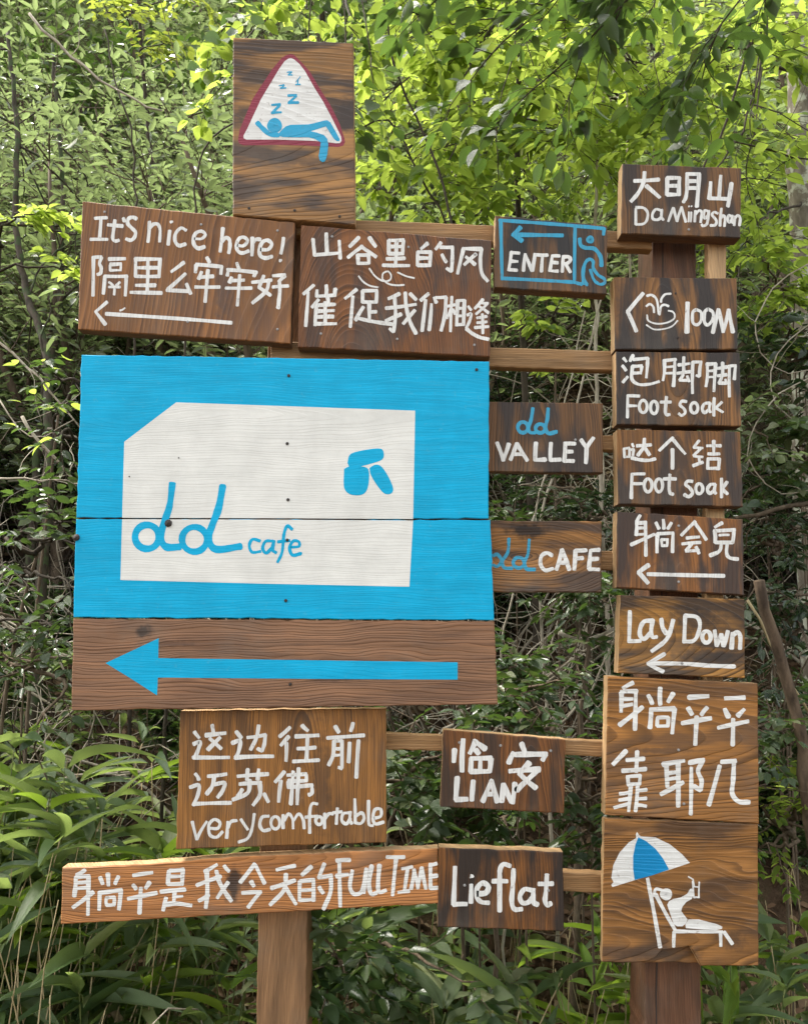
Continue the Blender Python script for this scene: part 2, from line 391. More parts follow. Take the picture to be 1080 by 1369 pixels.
random.seed(5)
def zone(x, y, h):
    px, py, _ = project(np.array([x, y, float(ground_z(x, y)) + h])); px, py = float(px), float(py)
    col = 'at the left edge' if px < 110 else 'behind the left half of the big blue board' if px < 390 else 'behind the right half of the big blue board' if px < 655 else 'in the gap left of the right column' if px < 815 else 'behind the right column' if px < 1000 else 'at the right edge'
    if py < 330: col = {'behind the left half of the big blue board': 'above the board reading nice here', 'behind the right half of the big blue board': 'right of the triangle board', 'in the gap left of the right column': 'above the ENTER board', 'behind the right column': 'above the right column'}.get(col, col + ', high up')
    elif py > 950: col = {'behind the left half of the big blue board': 'behind the very comfortable board', 'behind the right half of the big blue board': 'left of the two letter city board', 'in the gap left of the right column': 'behind the two letter city board'}.get(col, col + ', low down')
    return col
def scatter(n, xr, yr, protos, sc, label, cat, group, name='shrub', mind=.5, avoid=None, wide=0):
    pts, tries = [], 0
    while len(pts) < n and tries < n * 60:
        tries += 1; y = random.uniform(*yr); w = (y + 2.3) * .50 + .8 + wide; x = random.uniform(max(xr[0], -w), min(xr[1], w))
        if avoid and avoid(x, y): continue
        if all((x - a) ** 2 + (y - b) ** 2 > mind * mind for a, b in pts):
            pts.append((x, y)); shrub_place(random.choice(protos), x, y, random.uniform(*sc), random.uniform(0, 6.28), label + ' ' + zone(x, y, .6), cat, group + ' ' + zone(x, y, .6), name=name)
scatter(34, (-9, -.2), (3.2, 8), P_grey, (1.1, 1.9), 'grey green leafy shrub up the slope', 'shrub', 'grey green shrubs up the left slope', 'thicket_shrub', .55)
scatter(22, (0, 9), (4.2, 12), P_mid + P_grey, (1.2, 2.2), 'mid green thicket shrub up the slope', 'shrub', 'shrubs high on the right slope', 'thicket_shrub', .6)
scatter(46, (-12, 12), (7.5, 16), P_grey + P_mid, (1.8, 3.0), 'tall grey green shrub far up the slope', 'shrub', 'tall shrubs far up the slope', 'thicket_shrub', .9)
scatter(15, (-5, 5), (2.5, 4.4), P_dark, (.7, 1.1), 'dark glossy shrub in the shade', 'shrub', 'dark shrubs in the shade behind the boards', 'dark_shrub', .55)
scatter(14, (-3, 3), (1.9, 3.2), P_low, (.6, 1.2), 'low leafy plant on the litter', 'shrub', 'low plants on the litter slope', 'low_shrub', .3)
scatter(10, (-.6, 4), (1.6, 3.2), P_low, (.5, .9), 'low leafy plant on the litter', 'shrub', 'low plants on the litter slope', 'low_shrub', .3)

scatter(26, (-13, -3.2), (1.6, 9), P_grey + P_mid, (1.2, 2.4), 'thicket shrub beyond the left edge', 'shrub', 'thicket shrubs beyond the left edge', 'thicket_shrub', .8, lambda x, y: x > -((y + 2.3) * .5 + .6), 7)
scatter(26, (3.2, 13), (1.6, 9), P_mid + P_fresh, (1.1, 2.0), 'thicket shrub beyond the right edge', 'shrub', 'thicket shrubs beyond the right edge', 'thicket_shrub', .8, lambda x, y: x < (y + 2.3) * .5 + .6, 7)

# ------------------------------------------------------------------ the sign frame
WOODRAIL = dict(light=(.36, .20, .10), dark=(.17, .08, .035))
m_rail = wood('rail_pine', (.46, .27, .12), (.24, .12, .05), vert=False, freq=120, warp=.03, blot=.15, contrast=.55, seed=1.)
m_post = wood('left_post_pine', (.34, .185, .085), (.17, .085, .038), vert=True, freq=90, warp=.04, blot=.2, contrast=.5, seed=2.)
m_post2 = wood('right_post_cedar', (.19, .085, .042), (.085, .038, .02), vert=True, freq=90, warp=.05, blot=.4, contrast=.6, seed=4.)
m_edge = wood('pale_sunlit_edge', (.66, .42, .21), (.42, .23, .10), vert=True, freq=60, warp=.02, blot=.08, contrast=.5, seed=6.)  # sunlight on side and top edges put into the colour; also the pale batten
m_edged = wood('dark_board_edge', (.22, .12, .07), (.10, .05, .03), vert=False, freq=60, warp=.02, blot=.3, contrast=.5, seed=8.)  # darker edge tone for some ends and long edges
m_nail = N('nail_steel'); m_nail = m_nail.done(m_nail.principled((.25, .24, .23), .45, None, .6))
m_naild = N('rusty_nail'); m_naild = m_naild.done(m_naild.principled((.03, .022, .018), .7))

def prism(outline, y0, y1, bevel=.0, name='board'):
    """outline: list of (x,z) clockwise seen from the front (-Y); front at y0, back at y1"""
    n = len(outline); c = Vector((sum(p[0] for p in outline) / n, sum(p[1] for p in outline) / n)); v, f = [], []
    def inset(p, i, d):
        a, b, q = Vector(outline[i - 1]), Vector(p), Vector(outline[(i + 1) % n])
        t1, t2 = (b - a).normalized(), (q - b).normalized(); nn = Vector((t1.y, -t1.x)) + Vector((t2.y, -t2.x))
        if nn.length < 1e-6: nn = Vector((t1.y, -t1.x))
        nn.normalize(); return b + nn * d
    rings = [(bevel, y0), (0, y0 + bevel), (0, y1 - bevel), (bevel, y1)] if bevel else [(0, y0), (0, y1)]
    for d, y in rings:
        for i, p in enumerate(outline):
            q = inset(p, i, d) if d else p; v.append((q[0], y, q[1]))
    for r in range(len(rings) - 1):
        for i in range(n):
            j = (i + 1) % n; f.append((r * n + i, r * n + j, (r + 1) * n + j, (r + 1) * n + i)[::-1])
    f.append(tuple(range(n))[::-1][::-1]); f.append(tuple((len(rings) - 1) * n + i for i in reversed(range(n))))
    return v, f
def rough_line(a, b, step, amp):
    n = max(1, int(math.dist(a, b) / step)); dx, dz = b[0] - a[0], b[1] - a[1]; L = max(1e-6, math.dist(a, b)); nx, nz = -dz / L, dx / L
    out = []
    for i in range(n):
        o = 0 if i == 0 else random.gauss(0, amp); out.append((a[0] + dx * i / n + nx * o, a[1] + dz * i / n + nz * o))
    return out
def board_mesh(corners, Y, th, base, edge_mats, mats, amp=.0009, bevel=.0026, step=.02):
    """corners px clockwise; material slots: 0 face, 1 left/right ends, 2 top/bottom edges"""
    c = [at(a, b, Y) - base for a, b in corners]; o = []
    for i in range(len(c)): o += rough_line((c[i].x, c[i].z), (c[(i + 1) % len(c)].x, c[(i + 1) % len(c)].z), step, amp)
    y0 = Y - base.y; v, f = prism(o, y0, y0 + th, bevel); me = mesh('board', v, f)
    for m in mats: me.materials.append(m)
    for p in me.polygons:
        if p.normal.y > -.9 and len(p.vertices) == 4 and abs(p.normal.y) < .3:
            p.material_index = 1 if abs(p.normal.x) > .7 else 2
    return me
def box_part(name, pts, Y, th, mat, parent, base, amp=.0006):
    me = board_mesh(pts, Y, th, base, None, [mat], amp); me.name = name; return link(name, me, None, parent)

fr_base = Vector((-.2, .1, 0)); frame = empty('timber_stand', fr_base, 'timber frame of two posts and pale cross rails that carries all the painted boards', 'sign stand')
def rail(x0, t0, x1, t1, hpx, Y=.002, th=.038):
    box_part('rail', [(x0, t0), (x1, t1), (x1, t1 + hpx), (x0, t0 + hpx)], Y, th, m_rail, frame, fr_base)
rail(376, 289, 872, 310, 23)
rail(362, 455, 820, 469, 26)
rail(600, 573, 826, 583, 19)
rail(600, 729, 826, 737, 25)
rail(500, 980.5, 820, 991.5, 21)
rail(560, 1156, 812, 1169.5, 26)
def post(x0, x1, ytop, Y, th, mat, lean=0):
    a, b = at(x0, 1300, Y), at(x1, 1300, Y); t = at(x0, ytop, Y).z
    o = []
    for p, q in (((a.x + lean, t), (b.x + lean, t)), ((b.x + lean, t), (b.x, -.4)), ((b.x, -.4), (a.x, -.4)), ((a.x, -.4), (a.x + lean, t))): o += rough_line(p, q, .12, .0008)
    o = [(p[0] - fr_base.x, p[1]) for p in o]; v, f = prism(o, Y - fr_base.y, Y - fr_base.y + th, .006); me = mesh('post', v, f)
    return link('post', me, mat, frame)
box_part('post', [(364, 90), (422, 90), (408, 1480), (341, 1480)], .042, .15, m_post, frame, fr_base, .0008)
box_part('post', [(872, 255), (930, 255), (938, 1480), (861, 1480)], .042, .15, m_post2, frame, fr_base, .0008)
# drying crack down the right post, a strip of darker split wood
cps = [at(q, w, .0405) for q, w in ((878, 1460), (877, 1330), (878, 1290), (884, 900), (886, 300))]; ck = [(q.x - fr_base.x, q.z) for q in cps]
v, f = [], []
for k, (x, z) in enumerate(ck): v += [(x - .0016, .0405 - .1, z), (x + .0016, .0405 - .1, z)]
for k in range(4): f.append((2 * k, 2 * k + 1, 2 * k + 3, 2 * k + 2))
link('crack', mesh('crack', v, f), m_naild, frame)
# thin batten behind the right column
a, b = at(947, 345, .0025), at(971, 345, .0025); a2, b2 = at(938, 1060, .0025), at(962, 1060, .0025)
box_part('batten', [(947, 316), (971, 317), (966, 1060), (942, 1060)], .0025, .036, m_edge, frame, fr_base)

# ------------------------------------------------------------------ painted strokes
def catmull(P, n=5):
    P = [Vector(p) for p in P]; Q = [2 * P[0] - P[1]] + P + [2 * P[-1] - P[-2]]; out = []
    for i in range(1, len(Q) - 2):
        p0, p1, p2, p3 = Q[i - 1:i + 3]
        for k in range(n):
            t = k / n; out.append(.5 * ((2 * p1) + (p2 - p0) * t + (2 * p0 - 5 * p1 + 4 * p2 - p3) * t * t + (3 * p1 - p0 - 3 * p2 + p3) * t ** 3))
    return out + [P[-1]]
def ribbon_outline(P, w, rough=.05, close=False):
    """P dense points in photo px, w width px -> left/right points"""
    Lf, Rt = [], []; n = len(P)
    ph = random.uniform(0, 9); slope = 0 if close else random.gauss(0, .2)
    for i in range(n):
        a, b = (P[i - 1] if (i or close) else P[i]), (P[(i + 1) % n] if (i < n - 1 or close) else P[i]); t = b - a
        if close and i == 0: t = P[1] - P[-2]
        if close and i == n - 1: t = P[1] - P[-2]
        if t.length < 1e-6: t = Vector((1, 0))
        t.normalize(); nn = Vector((-t.y, t.x))
        ww = w * .5 * (1 + .07 * math.sin(ph + i * .9) + slope * (i / max(1, n - 1) - .5) + random.gauss(0, rough * .6))
        Lf.append(P[i] + nn * ww); Rt.append(P[i] - nn * ww)
    return Lf, Rt
def strokes(name, text, ox, oy, sc, w, Y, base, mat, parent, lift=.0002, off=0):
    """text: strokes split by ';' in zoomed coordinates. c = curve, e cx,cy rx,ry = ring, p = filled shape, q = filled smooth shape, @k = width factor"""
    v, f = [], []; idx = off
    def add_poly(pts, dy):
        nonlocal v, f
        from mathutils.geometry import tessellate_polygon
        b = len(v); n = len(pts); y0 = Y - base.y - dy; front = [at(p.x, p.y, Y) - base for p in pts]
        for q in front: v.append((q.x, y0, q.z))
        for q in front: v.append((q.x, Y - base.y + .0006, q.z))
        for t in tessellate_polygon([[Vector((q.x, q.z, 0)) for q in front]]): f.append(tuple(b + k for k in t))
        for i in range(n): j = (i + 1) % n; f.append((b + i, b + j, b + n + j, b + n + i))
    def add_ribbon(P, ww, dy):
        nonlocal v, f
        Lf, Rt = ribbon_outline(P, ww); n = len(P); b = len(v); y0 = Y - base.y - dy; y1 = Y - base.y + .0006
        for A, B in zip(Lf, Rt):
            for q, y in ((A, y0), (B, y0), (A, y1), (B, y1)):
                p = at(q.x, q.y, Y) - base; v.append((p.x, y, p.z))
        for i in range(n - 1):
            k = b + 4 * i; f.append((k, k + 1, k + 5, k + 4)); f.append((k, k + 4, k + 6, k + 2)); f.append((k + 1, k + 3, k + 7, k + 5))
    for st in text.replace('\n', ' ').split(';'):
        st = st.strip()
        if not st: continue
        k = 1.0
        if '@' in st: st, kk = st.split('@'); k = float(kk)
        mode = st[0] if st[0] in 'cepq' else ''
        nums = [float(q) for q in st[len(mode):].replace(',', ' ').split()]; pts = [Vector((ox + nums[i] / sc, oy + nums[i + 1] / sc)) for i in range(0, len(nums) - 1, 2)]
        ww = w * k / sc * 1.09 * random.uniform(.93, 1.08); idx += 1; dy = lift + .00004 * (idx % 9)
        if mode == 'p': add_poly(pts, dy); continue
        if mode == 'q':
            C = catmull(pts + pts[:1], 5)[:-1]; add_poly(C, dy); continue
        if mode == 'e':
            c, r = pts[0], Vector((nums[2] / sc, nums[3] / sc)); n = 22; a0 = random.uniform(0, 6)
            P = [c + Vector((math.cos(a0 + 6.2832 * i / n) * r.x, math.sin(a0 + 6.2832 * i / n) * r.y)) for i in range(n)]; P.append(P[0].copy()); Pn = P
            Lf, Rt = ribbon_outline(Pn, ww, .03, True); Lf[-1], Rt[-1] = Lf[0], Rt[0]; b = len(v); y0 = Y - base.y - dy; y1 = Y - base.y + .0006
            for A, B in zip(Lf, Rt):
                for q, y in ((A, y0), (B, y0), (A, y1), (B, y1)):
                    p = at(q.x, q.y, Y) - base; v.append((p.x, y, p.z))
            for i in range(n):
                kx = b + 4 * i; f.append((kx, kx + 1, kx + 5, kx + 4)); f.append((kx, kx + 4, kx + 6, kx + 2)); f.append((kx + 1, kx + 3, kx + 7, kx + 5))
            continue
        C = catmull(pts, 5) if mode == 'c' and len(pts) > 2 else None
        segs = [C] if C else [[pts[i], pts[i + 1]] for i in range(len(pts) - 1)]
        for sg in segs:
            if not C:
                a, b = sg; m = max(2, int((b - a).length / 6)); bow = random.gauss(0, .25); t = (b - a); nn = Vector((-t.y, t.x)).normalized() if t.length > 1e-6 else Vector((0, 1))
                sg = [a.lerp(b, i / m) + nn * bow * math.sin(math.pi * i / m) for i in range(m + 1)]
            # rounded brush ends
            t0 = (sg[1] - sg[0]).normalized() if (sg[1] - sg[0]).length > 1e-6 else Vector((1, 0)); t1 = (sg[-1] - sg[-2]).normalized() if (sg[-1] - sg[-2]).length > 1e-6 else Vector((1, 0))
            Lf, Rt = ribbon_outline(sg, ww); e = ww * random.uniform(.22, .40); n0, n1 = Vector((-t0.y, t0.x)), Vector((-t1.y, t1.x))
            cap0 = [sg[0] - t0 * e * .62 + n0 * ww * .44, sg[0] - t0 * e * random.uniform(.8, 1.2) + n0 * ww * .24, sg[0] - t0 * e * random.uniform(.8, 1.2) - n0 * ww * .26, sg[0] - t0 * e * .6 - n0 * ww * .44]
            cap1 = [sg[-1] + t1 * e * .6 - n1 * ww * .44, sg[-1] + t1 * e * random.uniform(.8, 1.2) - n1 * ww * .26, sg[-1] + t1 * e * random.uniform(.8, 1.2) + n1 * ww * .24, sg[-1] + t1 * e * .6 + n1 * ww * .44]
            idx += 1; dy = lift + .00004 * (idx % 9)
            if not C: add_poly(cap0 + Rt + cap1 + Lf[::-1], dy)
            else:
                add_ribbon(sg, ww, dy); add_poly(cap0 + [Rt[0], Lf[0]], dy + .00001); add_poly(cap1 + [Lf[-1], Rt[-1]], dy + .00001)
    me = mesh(name, v, f); return link(name, me, mat, parent)

def nails(pts, Y, base, parent, r=.0035, dark=False):
    for a, b in pts:
        p = at(a, b, Y) - base; vv = [(p.x, Y - base.y - .0022, p.z)]; ff = []
        for k in range(10):
            an = k * .6283; vv.append((p.x + math.cos(an) * r, Y - base.y - .0012, p.z + math.sin(an) * r))
        for k in range(10): an = k * .6283; vv.append((p.x + math.cos(an) * r, Y - base.y + .001, p.z + math.sin(an) * r))
        for k in range(10):
            j = (k + 1) % 10; ff += [(0, 1 + k, 1 + j), (1 + k, 11 + k, 11 + j, 1 + j)]
        link('nail', mesh('nail', vv, ff), m_naild if dark else m_nail, parent)

# ------------------------------------------------------------------ the boards
m_knot = wood('knot_wood', (.085, .04, .02), (.03, .015, .009), freq=200, seed=300.)
WHITE, BLUE = (.80, .80, .77), (.0005, .40, .68)
BLUE_DULL = (.03, .34, .54)
def sign(corners, Y, th, wp, label, edge=None, edge2=None, name='sign', amp=.0006, group='painted wooden boards on the sign frame'):
    """wp = wood parameters; returns (thing, base, white paint, blue paint)"""
    P = [at(a, b, Y) for a, b in corners]; base = Vector((sum(p.x for p in P) / len(P), Y, sum(p.z for p in P) / len(P)))
    th_ = empty(name, base, label, 'sign', group); seed = wp.get('seed', 0)
    m = wood(f'board_wood_{int(seed)}', **wp)
    me = board_mesh(corners, Y, th, base, None, [m, edge or m_edge, edge2 or edge or m_edge], amp)
    link('board', me, None, th_)
    g = {k: wp[k] for k in ('freq', 'u0', 'h', 'tilt', 'warp') if k in wp}
    wh = paint(f'white_paint_{int(seed)}', WHITE, wp.get('vert', True), .5, seed, **g)
    bl = paint(f'blue_paint_{int(seed)}', BLUE_DULL, wp.get('vert', True), .42, seed, **g)
    return th_, base, wh, bl

YF, TH = -.046, .044
C_RED = dict(light=(0.316, 0.135, 0.042), dark=(0.026, 0.009, 0.004))       # reddish brown cedar
C_BRN = dict(light=(0.282, 0.130, 0.040), dark=(0.013, 0.006, 0.003))
C_DRK = dict(light=(0.238, 0.103, 0.027), dark=(0.009, 0.005, 0.002))        # charred, strong bands
C_GLD = dict(light=(0.425, 0.184, 0.044), dark=(0.013, 0.006, 0.002))        # golden, dark late wood

# 1 triangle board
t, b, wh, bl = sign([(311.5, 49), (472, 56.5), (475, 300), (311, 287)], YF, TH,
    dict(light=(0.447, 0.225, 0.073), dark=(0.029, 0.016, 0.008), char=(.045, .035, .032), vert=False, u0=-.02, h=.35, tilt=.07, freq=95, warp=.03, blot=.75, contrast=.7, seed=10., knots=((-60, 22, 40, 14, .7), (75, 20, 22, 30, .8), (10, -48, 60, 10, .5))),
    'tall board with a sleeping figure in a red bordered white triangle, highest of all')
red = paint('red_paint', (.27, .03, .06), False, .3, 10., rough=.5, freq=95)
strokes('warning_border', 'p 455,210 480,203 503,208 520,224 560,265 605,315 670,425 740,535 800,655 832,750 838,780 826,802 795,812 600,803 400,798 175,801 146,790 138,768 148,700 232,500 300,395 365,298 425,228', 290, 30, 4.89, 10, YF, b, red, t, .0002)
strokes('triangle', 'p 468,234 485,230 505,240 540,270 575,315 640,430 692,512 755,630 812,745 815,772 803,787 780,788 640,773 400,764 192,764 175,755 175,736 196,698 288,500 345,405 408,300 442,252', 290, 30, 4.89, 10, YF, b, wh, t, .0006)
tb = paint('blue_paint_bright', (.02, .36, .60), False, .2, 10.)
strokes('sleeping_figure', '''e 377,672 24,24 @4.6; c 265,655 300,692 345,728 400,735 @3.0;
 p 395,735 425,700 450,678 480,668 600,665 640,656 700,640 722,638 742,652 770,700 803,762 800,774 785,775 765,760 712,678 690,685 612,710 650,718 700,735 722,760 728,800 722,860 708,905 690,912 672,900 665,870 676,810 678,782 640,760 600,750 500,750 430,748;
 360,538 415,534 @1.5; 410,540 362,588 @1.5; 360,590 418,586 @1.5; 465,477 520,474 @1.5; 518,480 470,522 @1.5; 468,525 532,522 @1.5;
 460,324 490,322 @.7; 488,325 466,341 @.7; 466,343 493,342 @.7; 518,386 545,352 @.5; 515,405 545,404 @.8; 530,372 528,400 @.7; 408,412 438,406 @.8; 415,428 450,426 @1; 440,408 420,428 @.8''', 290, 30, 4.89, 10, YF, b, tb, t, .0010)
nails([(333, 278), (394, 281), (454, 289)], YF, b, t, .004, True)

# 2 nice here
t, b, wh, bl = sign([(110, 268.5), (394, 297), (388, 459), (104, 440)], YF, TH,
    dict(**C_RED, char=(.075, .055, .05), vert=True, u0=.35, h=.9, tilt=.05, freq=120, warp=.03, blot=.35, contrast=.7, seed=21., knots=((51, -22, 12, 60, .6), (-110, -10, 5, 9, .5))),
    "wide reddish brown board reading It's nice here! over Chinese writing and an arrow", m_edged)
strokes('lettering', '''130,110 183,107; 157,108 150,208; 108,208 187,208; c 222,118 215,170 212,205 225,216 240,212; 190,140 258,146; 262,112 266,122;
 c 322,112 305,105 285,112 282,135 300,155 318,175 312,200 295,212 275,206; 383,128 376,218; c 380,160 400,138 422,138 432,165 430,218; 477,168 470,232; 485,125 486,128;
 c 552,165 530,155 505,180 502,215 520,237 550,230; c 590,205 625,205 643,185 625,170 600,178 587,205 592,235 612,250 640,242; 725,155 712,265; c 718,220 738,200 755,210 757,240 752,270;
 c 790,235 820,238 840,215 822,198 800,205 787,235 795,262 815,272 845,262; 862,200 860,282; c 865,225 880,208 898,208; c 898,255 935,255 952,230 932,212 908,222 895,255 900,285 925,295 952,288; 1007,200 995,275; 993,305 994,308;
 122,290 120,470; 122,292 160,290; c 160,292 150,320 158,340 155,365 140,372; 193,300 270,298; 200,325 250,322; 250,322 248,352 @.7; 199,328 200,353 @.7; 200,353 250,352 @.7; 175,380 168,460; 175,380 278,380; 275,380 270,470; 195,408 212,422 @.7; 245,408 228,422 @.7; 195,430 245,430 @.7; 220,430 218,466 @.7;
 315,300 435,300; 318,300 318,380; 432,300 428,380; 318,380 430,380; 320,340 430,340; 375,300 372,455; 320,422 410,422; 295,455 440,458;
 543,315 485,358; 548,370 470,440; 465,445 570,450; 555,415 575,462; 650,293 662,315; 600,325 720,335; 600,328 597,360; 720,335 715,370; 625,360 612,392; 615,385 680,380; 595,430 710,430; 655,350 642,500;
 790,320 800,345; 748,350 880,362; 750,352 745,378; 878,362 870,378; 765,385 755,410; 765,400 822,398; 740,435 858,435; 803,375 792,515; 915,378 893,432 945,468; c 940,395 925,450 862,505; 862,408 950,398; 958,378 1015,375; 1015,378 985,405; c 988,405 990,450 985,500 982,528; 958,430 1028,425''', 90, 260, 3.484, 15, YF, b, wh, t)
strokes('arrow', '185,500 132,545 178,605; c 180,555 380,568 580,582 765,597; 245,540 268,528 @.5', 90, 260, 3.484, 15, YF, b, wh, t)
nails([(269, 300), (371, 440), (251, 430), (140, 283), (371, 308)], YF, b, t)

# 3 valley wind
t, b, wh, bl = sign([(402.5, 300), (657, 321), (655, 476.5), (398, 464)], YF, TH,
    dict(light=(0.243, 0.093, 0.028), dark=(0.016, 0.007, 0.003), char=(.05, .035, .03), vert=True, u0=-.12, h=.12, tilt=.3, freq=100, warp=.05, blot=0.60, contrast=.95, seed=33., knots=((30, -40, 40, 25, .6), (60, 30, 25, 14, .4))),
    'dark brown board with two lines of Chinese writing and a small wind swirl between them', m_edged)
strokes('lettering', '''178,85 182,185; 110,115 118,195; 118,195 250,185; 245,125 250,212; 345,105 300,150; 400,105 432,150; 365,150 290,208; 355,150 435,205; 342,195 395,195; 340,195 342,238; 395,195 398,238; 342,238 398,238;
 500,120 578,118; 500,120 500,190; 576,120 572,190; 500,188 575,188; 502,152 575,152; 540,120 535,245; 490,215 580,212; 470,248 605,250; 700,135 668,162; 650,180 718,180; 650,180 648,248; 716,180 712,248; 650,248 715,248; 652,212 712,212; 770,130 742,165; 765,155 832,155; c 828,155 828,200 826,245 822,278; 822,278 800,265; 775,195 795,230;
 885,165 855,290; 885,162 978,165; c 978,165 972,220 980,290 1010,330; 898,205 945,245; 950,190 890,245; 112,352 62,395; 85,390 72,562; 130,378 130,410; 178,352 178,400; 225,370 222,405; 130,408 225,402; 138,425 105,465; 128,450 120,558; 185,415 190,440; 130,455 220,450; 130,485 215,482; 130,515 215,513; 125,550 228,550; 172,440 172,550;
 335,372 275,420; 315,410 302,565; 365,380 440,378; 365,380 365,440; 438,380 435,440; 365,438 438,438; 400,440 400,520; 400,490 435,488; 368,465 330,530; c 335,520 400,535 460,545 515,552; 555,395 500,420; 485,470 640,450; c 530,410 535,500 525,590; 525,590 505,575; 485,535 565,500; c 585,390 590,460 610,540 640,600; 635,480 575,550; 610,395 640,425;
 705,395 665,430; 690,430 672,585; 735,415 745,440; 720,450 708,582; 745,415 795,412; c 795,415 790,500 770,585; 800,460 840,452 @.8; 825,410 818,590 @.8; 822,470 800,520 @.8; 830,475 842,500 @.8; 855,430 890,430 @.8; 855,430 850,558; 890,430 885,555; 853,470 888,470 @.8; 853,510 887,510 @.8; 850,555 887,553 @.8;
 910,460 925,480 @.8; c 905,505 925,500 915,540 900,570 @.8; c 900,575 930,600 970,620 1014,630; 985,425 945,470 @.8; 975,440 1010,445 @.8; 1005,450 950,500 @.8; 965,460 1014,494 @.8; 955,520 1005,512 @.8; 955,545 1005,540 @.8; 945,570 1012,565 @.8; 982,500 985,600 @.8''', 390, 290, 3.857, 17, YF, b, wh, t)
strokes('swirl', 'c 345,305 370,335 405,355 445,362; c 400,265 430,305 470,330 505,325 512,300 495,280 470,292 467,318; c 468,322 500,345 540,352 578,350; c 545,285 590,305 632,315', 390, 290, 3.857, 8, YF, b, wh, t, .0007)
nails([(444, 316), (546, 330), (635, 340), (429, 446), (531, 453), (634, 461)], YF, b, t)

# 4 enter
t, b, wh, bl = sign([(662, 287.5), (812, 300.5), (811, 393), (661, 384)], YF, TH,
    dict(light=(0.193, 0.093, 0.034), dark=(0.005, 0.004, 0.002), char=(.024, .022, .022), vert=True, u0=.02, h=.05, tilt=.05, freq=80, warp=.02, blot=0.95, contrast=.95, seed=44., knots=((40, 5, 22, 60, .75), (-60, 0, 12, 60, .6))),
    'small dark board with a blue border, a walking figure and the word ENTER', m_edge, m_edged)
strokes('border', '150,130 690,170; 690,172 900,190; 903,190 900,230; 158,130 168,555; 165,550 690,578; 690,578 745,592; 695,175 690,585', 640, 270, 5.4, 22, YF, b, bl, t)
strokes('arrow', '303,180 245,235 312,280; 250,235 605,240', 640, 270, 5.4, 26, YF, b, bl, t, .0004)
strokes('walking_figure', 'e 803,270 13,13 @1.3; c 728,265 735,310 770,330 830,335 865,370 882,410 885,460 @1.1; c 755,590 752,500 770,435 800,412 825,430 825,475 860,525 905,555 905,585 870,592 830,560 805,490; c 762,470 755,540 780,598 @.9', 640, 270, 5.4, 22, YF, b, bl, t, .0005)
strokes('lettering', '235,360 215,490; 235,365 290,368; 228,425 280,428; 215,488 275,492; 335,375 322,495; 335,380 385,495; 405,375 388,495; 420,380 495,382; 460,382 452,498; 530,385 512,498; 530,388 582,388; 522,435 570,438; 512,495 572,498; 610,390 602,500; c 610,395 650,395 660,420 640,440 612,445; 625,445 660,505', 640, 270, 5.4, 22, YF, b, wh, t)

# 5 topmost of the right column
t, b, wh, bl = sign([(832, 218), (991, 224), (990, 317.5), (830, 312)], YF, .05,
    dict(light=(0.218, 0.102, 0.034), dark=(0.007, 0.004, 0.002), char=(.028, .024, .023), vert=True, u0=.03, h=.04, tilt=.1, freq=75, warp=.025, blot=0.75, contrast=.95, seed=55., knots=((18, 5, 13, 70, .75), (-38, -30, 12, 30, .5))),
    'topmost board of the right column, Chinese mountain name in white over its spelling', m_edge, m_edged)
strokes('lettering', '''205,170 380,160; c 278,105 270,180 230,260 180,318; 290,205 385,288; 440,150 530,148; 442,150 438,270; 530,150 525,272; 440,208 525,205; 440,268 525,268; 580,120 678,120; c 585,120 585,220 575,290 560,320; 672,120 655,355; 588,172 668,172; 588,222 665,222; 828,132 815,300; 755,180 745,300; 745,295 880,300; 905,190 880,350''', 810, 210, 5.4, 25, YF, b, wh, t)
strokes('spelling', '''215,370 215,485; c 215,362 270,365 300,400 295,450 270,480 215,485; c 400,385 360,375 335,410 340,445 375,450 400,430; c 402,380 400,430 412,450; 450,460 485,365 510,460; 512,460 545,360 575,465; 597,395 595,465 @.6; 615,395 612,465 @.6; 598,352 600,354 @.7; 616,352 618,354 @.7; 645,385 640,465; c 648,410 670,385 690,395 688,430 682,470; c 740,390 712,385 705,420 715,440 735,420; c 742,385 735,450 725,485 700,495 690,485;
 c 805,405 780,395 765,415 785,440 798,465 785,490 755,492; 832,370 822,495; c 825,440 845,420 860,440 855,495; c 905,425 885,420 880,450 890,470 908,450; c 910,420 908,450 914,472; 930,425 925,492; c 930,440 950,420 968,440 963,492''', 810, 210, 5.4, 18, YF, b, wh, t)
nails([(920.5, 306.5)], YF, b, t)

# 6 100 m
t, b, wh, bl = sign([(821, 370), (985, 371.5), (986, 467), (822, 467)], YF, .05,
    dict(**C_BRN, char=(.035, .027, .024), vert=True, u0=-.03, h=.03, tilt=.22, freq=60, warp=.05, blot=0.95, contrast=.95, seed=62., knots=((-10, 10, 14, 30, .7), (12, -36, 9, 18, .8), (-70, 0, 14, 70, .6))),
    'board with a white fountain in a bowl, an angle arrow and 100M', m_edge, m_edged)
strokes('lettering', '322,172 210,305 272,445 @1.05; 643,240 638,455 @1.2; c 705,290 680,310 680,380 710,400 740,370 740,310 707,290 @.8; c 790,285 765,310 765,380 790,400 825,360 825,310 792,285 @.8; 825,455 865,290 900,450 @1; 900,450 940,290 970,455 @1', 800, 360, 5.4, 25, YF, b, wh, t)
strokes('fountain_bowl', 'c 350,190 385,185 420,220 435,320; c 520,175 480,180 455,210 450,235; c 345,265 370,250 395,270 400,310; c 505,265 475,255 450,270 440,325; c 350,330 360,370 420,392 490,385 540,360 550,330 535,305 505,298 @.8; c 345,400 400,432 470,430 530,410 570,370 @.7', 800, 360, 5.4, 15, YF, b, wh, t)
nails([(903, 392), (906, 451)], YF, b, t, .003, True)

